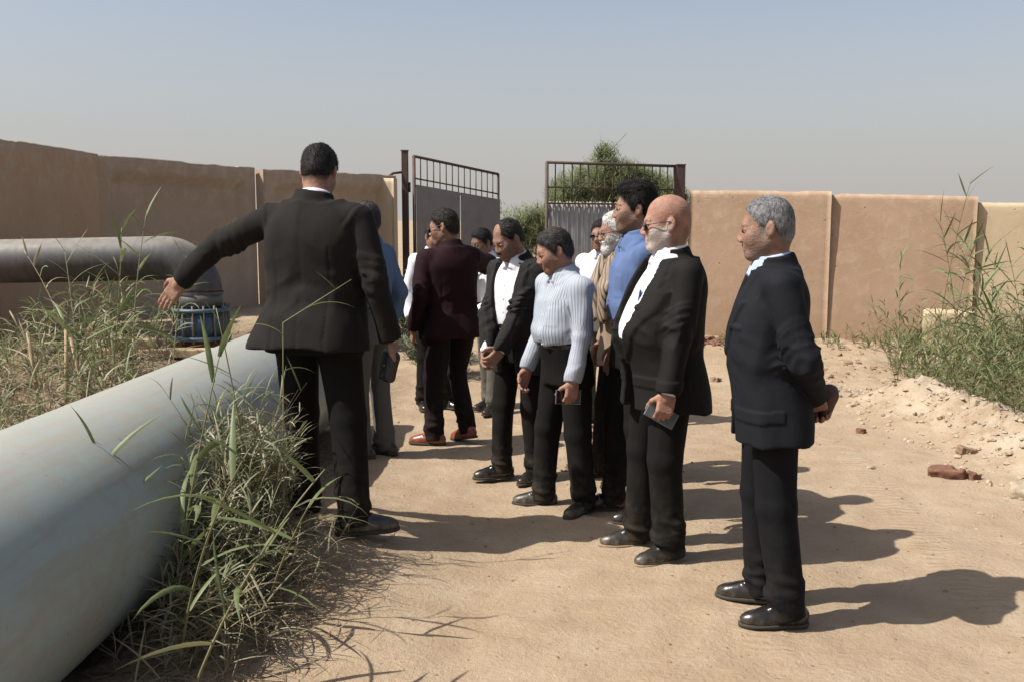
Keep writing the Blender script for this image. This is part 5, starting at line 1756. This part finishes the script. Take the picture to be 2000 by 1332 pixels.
# ------------------------------------------------------------------ tree beyond the gate
def tree(x, y, label, seed):
    root = empty('feathery_tree', (x, y, gz(x, y))); tag(root, label, 'tree')
    r = np.random.default_rng(seed)
    tips = []
    tk = MB(); tk.tube([(0, 0, -.1), (.05, 0, .5), (.0, .05, 1.0)], [.13, .11, .09], 8); tk.build('trunk', M['bark'], root, True)
    for i in range(22):
        a = r.uniform(0, 2 * PI); sx_ = 1.5 if math.cos(a) < 0 else 1.15
        rr = r.uniform(.35, 1)
        top = r.uniform(1.2, 2.35) * (1 - .30 * rr) + .25
        e = Vector((sx_ * rr * math.cos(a) - .1, 1.3 * rr * math.sin(a), top))
        if i == 0: e = Vector((-.15, 0, 2.7))
        if i == 1: e = Vector((.02, .1, 2.5))
        if i == 2: e = Vector((-1.95, 0, 1.35))
        m1 = Vector((e.x * .4, e.y * .4, .9 + (e.z - .9) * .55)); 
        br = MB(); br.tube([(0, .03, .85), m1, e], [.055, .032, .010], 6); br.build('limb', M['bark'], root, True)
        for k in range(14):
            f = r.uniform(.3, 1.0)
            b = m1.lerp(e, f) if f > .3 else m1
            d = Vector((r.normal(0, .30), r.normal(0, .30), r.normal(.06, .20)))
            tips.append((tuple(b), tuple(b + d)))
    A = np.array([a for a, b in tips]); B = np.array([b for a, b in tips])
    lobes = [((.0, 0, 1.9), (1.25, .9, .55)), ((-.05, 0, 2.42), (.75, .5, .32)), ((.75, 0, 2.15), (.75, .6, .45)), ((-.85, 0, 1.75), (.75, .6, .50)), ((-1.45, 0, 1.25), (.55, .5, .45)), ((.3, .1, 1.3), (1.4, .8, .5)), ((-.12, 0, 2.85), (.30, .2, .22)), ((.95, 0, 1.95), (.55, .4, .42)), ((.55, 0, 2.2), (.6, .4, .32)), ((-.6, 0, 2.1), (.6, .4, .35)), ((-1.3, 0, 1.45), (.6, .4, .35)), ((1.1, 0, 2.0), (.35, .3, .35))]
    cl = []
    for c_, rd in lobes:
        k = int(240 * rd[0] * rd[2] / .8) + 8
        p = r.normal(0, .52, (k, 3)) * np.array(rd) + np.array(c_)
        cl.append(p)
    _w = [len(p) for p in cl]
    cl = np.concatenate(cl)
    n = 12000
    i = r.integers(0, len(tips), n); f = r.random(n)
    b = A[i] * (1 - f)[:, None] + B[i] * f[:, None] + r.normal(0, .07, (n, 3))
    n2 = 70000
    i2 = r.integers(0, len(cl), n2)
    sp_d = r.normal(0, .16, (len(cl), 3)) + np.array([0, 0, .05])
    b2 = cl[i2] + sp_d[i2] * r.uniform(-1, 1, (n2, 1)) + r.normal(0, .045, (n2, 3))
    b = np.concatenate([b, b2])
    zmax = 1.45 + 1.12 * np.sqrt(np.clip(1 - (b[:, 0] / 1.5) ** 2, 0, 1)) + .36 * np.exp(-((b[:, 0] + .12) / .30) ** 2)
    zmax = np.where(b[:, 0] < -1.15, 1.80, zmax)
    b = b[(b[:, 2] < zmax + r.normal(0, .05, len(b))) & (b[:, 0] < 1.35) & (b[:, 0] > -2.0)]; n = len(b)
    V, Q, per = blades(b, r.uniform(0, 2 * PI, n), r.normal(.1, .5, n), r.uniform(.07, .18, n), r.uniform(.018, .040, n), r.uniform(.2, 1.2, n), seg=1, fold=.1)
    Lv = Leaves(); Lv.add(V, Q, per, np.clip(r.normal(.3, .25, n), 0, 1)); Lv.build('crown', M['tree_leaf'], root)
    tw = MB()
    for a, b in tips: tw.tube([a, b], [.006, .003], 3, False)
    o = tw.build('twigs', M['bark'], root); 
tree(1.75, 17.6, 'feathery green tree rising behind the corrugated gate leaf', 91)

# ------------------------------------------------------------------ stones, clods and litter
ICO = None
def rocks(name, spots, smin, smax, mat, seed, label, flat=.7):
    r = np.random.default_rng(seed)
    ph = (1 + 5 ** .5) / 2
    v = np.array([(-1, ph, 0), (1, ph, 0), (-1, -ph, 0), (1, -ph, 0), (0, -1, ph), (0, 1, ph), (0, -1, -ph), (0, 1, -ph), (ph, 0, -1), (ph, 0, 1), (-ph, 0, -1), (-ph, 0, 1)]) / 1.9
    f = np.array([(0, 11, 5), (0, 5, 1), (0, 1, 7), (0, 7, 10), (0, 10, 11), (1, 5, 9), (5, 11, 4), (11, 10, 2), (10, 7, 6), (7, 1, 8), (3, 9, 4), (3, 4, 2), (3, 2, 6), (3, 6, 8), (3, 8, 9), (4, 9, 5), (2, 4, 11), (6, 2, 10), (8, 6, 7), (9, 8, 1)])
    N = len(spots)
    s_ = smin * (smax / smin) ** (r.random(N) ** 2.2)
    V = v[None] * (1 + r.normal(0, .16, (N, 12, 1)))
    V = V * np.stack([r.uniform(.7, 1.4, N), r.uniform(.6, 1.1, N), r.uniform(.45, .9, N) * flat / .7], 1)[:, None]
    a = r.uniform(0, 2 * PI, N); c, s2 = np.cos(a), np.sin(a)
    X = V[:, :, 0] * c[:, None] - V[:, :, 1] * s2[:, None]; Y = V[:, :, 0] * s2[:, None] + V[:, :, 1] * c[:, None]
    V = np.stack([X, Y, V[:, :, 2]], -1) * s_[:, None, None]
    z = ground_z(spots[:, 0], spots[:, 1]) + s_ * .12
    V = V + np.stack([spots[:, 0], spots[:, 1], z], 1)[:, None]
    F = (np.arange(N)[:, None, None] * 12 + f[None]).reshape(-1, 3)
    o = obj_np(name, V.reshape(-1, 3), F, M[mat], None, False)
    tag(o, label, kind='stuff'); return o
M['rock_pale'] = simple('pale earth clod', (.315, .25, .178), .95, .35, 25, .4, 60)
M['rock_brown'] = simple('brown earth clod', (.20, .125, .075), .95, .35, 25, .4, 60)
M['brick_red'] = simple('red brown broken brick', (.135, .062, .038), .92, .4, 18, .5, 50)
def berm_spot(r):
    y = r.uniform(4.2, 9.4); return (float(berm_x(np.array([y]))[0]) + r.normal(.36, .36), y)
rocks('rubble', scatter(2200, berm_spot, 16), .004, .032, 'rock_pale', 101, 'pale clods and crumbs of earth along the right edge of the track')
rocks('rubble', scatter(260, lambda r: (r.uniform(2.6, 4.6), r.uniform(8.5, 12.5)), 17), .010, .05, 'rock_brown', 102, 'brown lumps scattered before the right wall')
rocks('gravel', scatter(700, lambda r: (r.uniform(-1.0, 4.0), r.uniform(3.0, 10.0)), 18), .003, .011, 'rock_brown', 103, 'small pebbles scattered over the track')
rocks('gravel', scatter(120, lambda r: (r.normal(.75, .22), r.normal(6.35, .12)), 19), .008, .03, 'rock_brown', 104, 'small heap of brown crumbs behind the feet of the group')
rocks('rubble', scatter(160, lambda r: (r.normal(2.55, .2), r.normal(13.1, .18)), 20), .02, .09, 'brick_red', 105, 'dark rubble at the foot of the wall beside the gate post')

def lump(name, loc, half, rot, mat, label, cat, seed, bite=True):
    S = Sdf(); S.box((0, 0, 0), half, rnd=min(half) * .35)
    if bite: S.ell((half[0], half[1] * .5, half[2]), (half[0] * .6, half[1] * .7, half[2] * .9), op='s', k=.02)
    S.field(lambda P: min(half) * .28 * vnoise(P + seed, 1.0 / max(half) * 2.0) + min(half) * .10 * vnoise(P + seed, 5.0 / max(half)), (-1, -1, -1), (1, 1, 1))
    v, q = S.mesh(max(half) / 14)
    o = obj_np(name, v, q, M[mat]); o.location = loc; o.rotation_euler = rot
    tag(o, label, cat)
lump('broken_brick', (2.72, 6.08, gz(2.72, 6.08) + .025), (.105, .050, .035), (.25, -.1, -.55), 'brick_red', 'large red brown broken brick on the pale rubble by the track', 'brick', 1)
lump('broken_brick', (2.86, 6.02, gz(2.86, 6.02) + .015), (.035, .03, .025), (.1, .3, .4), 'brick_red', 'small brown fragment lying against the large broken brick', 'brick', 2)
lump('stone_slab', (3.03, 5.62, gz(3.03, 5.62) + .02), (.13, .08, .03), (.1, .05, -.35), 'rock_pale', 'flat pale stone slab at the right edge of the picture', 'stone', 3)
lump('clod', (3.10, 6.65, gz(3.10, 6.65) + .01), (.06, .035, .03), (.1, .2, .2), 'rock_brown', 'brown clod on the rubble above the red brick', 'clod', 4)
lump('clod', (2.66, 7.45, gz(2.66, 7.45) + .01), (.04, .03, .025), (0, .2, .9), 'brick_red', 'small red clod at the track edge among pale rubble', 'clod', 5)
lump('clod', (2.05, 9.9, gz(2.05, 9.9) + .01), (.05, .04, .03), (0, .2, .9), 'rock_brown', 'dark clod on the track behind the bald man', 'clod', 6)

# ------------------------------------------------------------------ things held in hands
M['phone_dark'] = simple('dark phone glass', (.018, .020, .022), .12, .1)
M['phone_grey'] = simple('grey phone case', (.075, .085, .095), .35, .15)
M['phone_edge'] = simple('bright phone edge', (.42, .42, .42), .25, .1, metallic=.6)
M['pouch'] = simple('black leather pouch', (.010, .009, .009), .5, .2, 20, .2)
M['beads'] = simple('dark brown leather glove', (.05, .018, .012), .6, .3, 30, .3)
M['pen'] = simple('blue pen', (.03, .045, .22), .35, .1)
def hand_pos(key, side, d=.09, n=.02):
    p = PR[key]; A = p['arms'][side]
    D, N = A['D'], unit(A['N'] - A['D'] * (A['N'] @ A['D']))
    return p['world'](A['wr'] + (D * d + N * n) * p['s']), p['wvec'](D), p['wvec'](N)
def phone(key, side, label, mat, d, n, ln=.145, wd=.072, tilt=0.0, along=0.0):
    c, D, N = hand_pos(key, side, d, n)
    T = np.cross(D, N)
    ax = unit(-T * (1 if side > 0 else -1) * math.cos(along) + D * math.sin(along)); 
    bx = unit(np.cross(N, ax))
    R3 = Matrix([list(map(float, r_)) for r_ in np.stack([bx, ax, N], 1)])
    root = empty('phone', tuple(c)); tag(root, label, 'phone')
    o = MB().box((0, 0, 0), (wd / 2, ln / 2, .0045), R3).build('case', M[mat], root, bevel=.003)
    o = MB().box(tuple(N * .0055), (wd / 2 - .004, ln / 2 - .005, .0008), R3).build('screen', M['phone_dark'], root)
    o = MB().box((0, 0, 0), (wd / 2 + .0008, ln / 2 + .0008, .002), R3).build('edge_band', M['phone_edge'], root)
phone('bald', 1, 'grey phone held low in the bald man\'s left hand', 'phone_grey', .10, .034, along=-.3)
phone('stripes', 1, 'dark phone with bright edge held in the striped shirt man\'s left hand', 'phone_dark', .09, .034, along=.1)
c, D, N = hand_pos('pointer', -1, .10, .035)
S = Sdf(); S.box((0, 0, 0), (.03, .05, .075), rnd=.02); S.field(lambda P: .006 * vnoise(P, 22), (-.2, -.2, -.2), (.2, .2, .2))
v, q = S.mesh(.008); o = obj_np('pouch', v, q, M['pouch']); o.location = tuple(c + np.array((0, 0, -.02))); o.rotation_euler = (.1, .2, .6)
tag(o, 'small black leather pouch hanging from the pointing man\'s right hand', 'pouch')
c, D, N = hand_pos('navy', 1, .11, .03)
S = Sdf(); S.box((0, 0, 0), (.024, .036, .058), rnd=.014); S.ell((0, 0, .060), (.034, .026, .022), k=.02); S.cone((0, .02, -.05), (.0, .05, -.085), .016, k=.015)
S.field(lambda P: .007 * vnoise(P, 25), (-.2, -.2, -.2), (.2, .2, .2))
v, q = S.mesh(.008); o = obj_np('glove', v, q, M['beads']); o.location = tuple(c + np.array((.03, .0, .01))); o.rotation_euler = (.2, .25, .4)
tag(o, 'dark brown crumpled glove held behind the back of the navy suited man', 'glove')

p = PR['bald']
c = p['world'](p['T'](-.015, -.30, .335))
best = None
pen = MB(); pen.tube([(0, 0, -.03), (0, 0, .022)], .0055, 8); pen.box((.004, -.006, .012), (.003, .002, .014))
o = pen.build('pen', M['pen']); 
P0 = np.stack([p['T'](-.085, y_, .345) for y_ in np.linspace(-.35, 0, 120)])
sh_ = [ch for ch in p['root'].children if ch.name.startswith('shirt')][0]
vv = np.empty(len(sh_.data.vertices) * 3, np.float32); sh_.data.vertices.foreach_get('co', vv); vv = vv.reshape(-1, 3)
q3 = (vv - p['Hc']) @ p['Rt'] / p['s']
m_ = (np.abs(q3[:, 0] - .045) < .015) & (np.abs(q3[:, 2] - .345) < .015) & (q3[:, 1] < 0)
ctr_ = vv[m_].mean(0) if m_.any() else P0[40]
o.location = tuple(p['world'](ctr_ + p['Rt'] @ np.array((0, -.006, 0)))); o.rotation_euler = (-.15, .1, -1.1)
tag(o, "blue pen clipped to the bald man's white shirt front", 'pen')
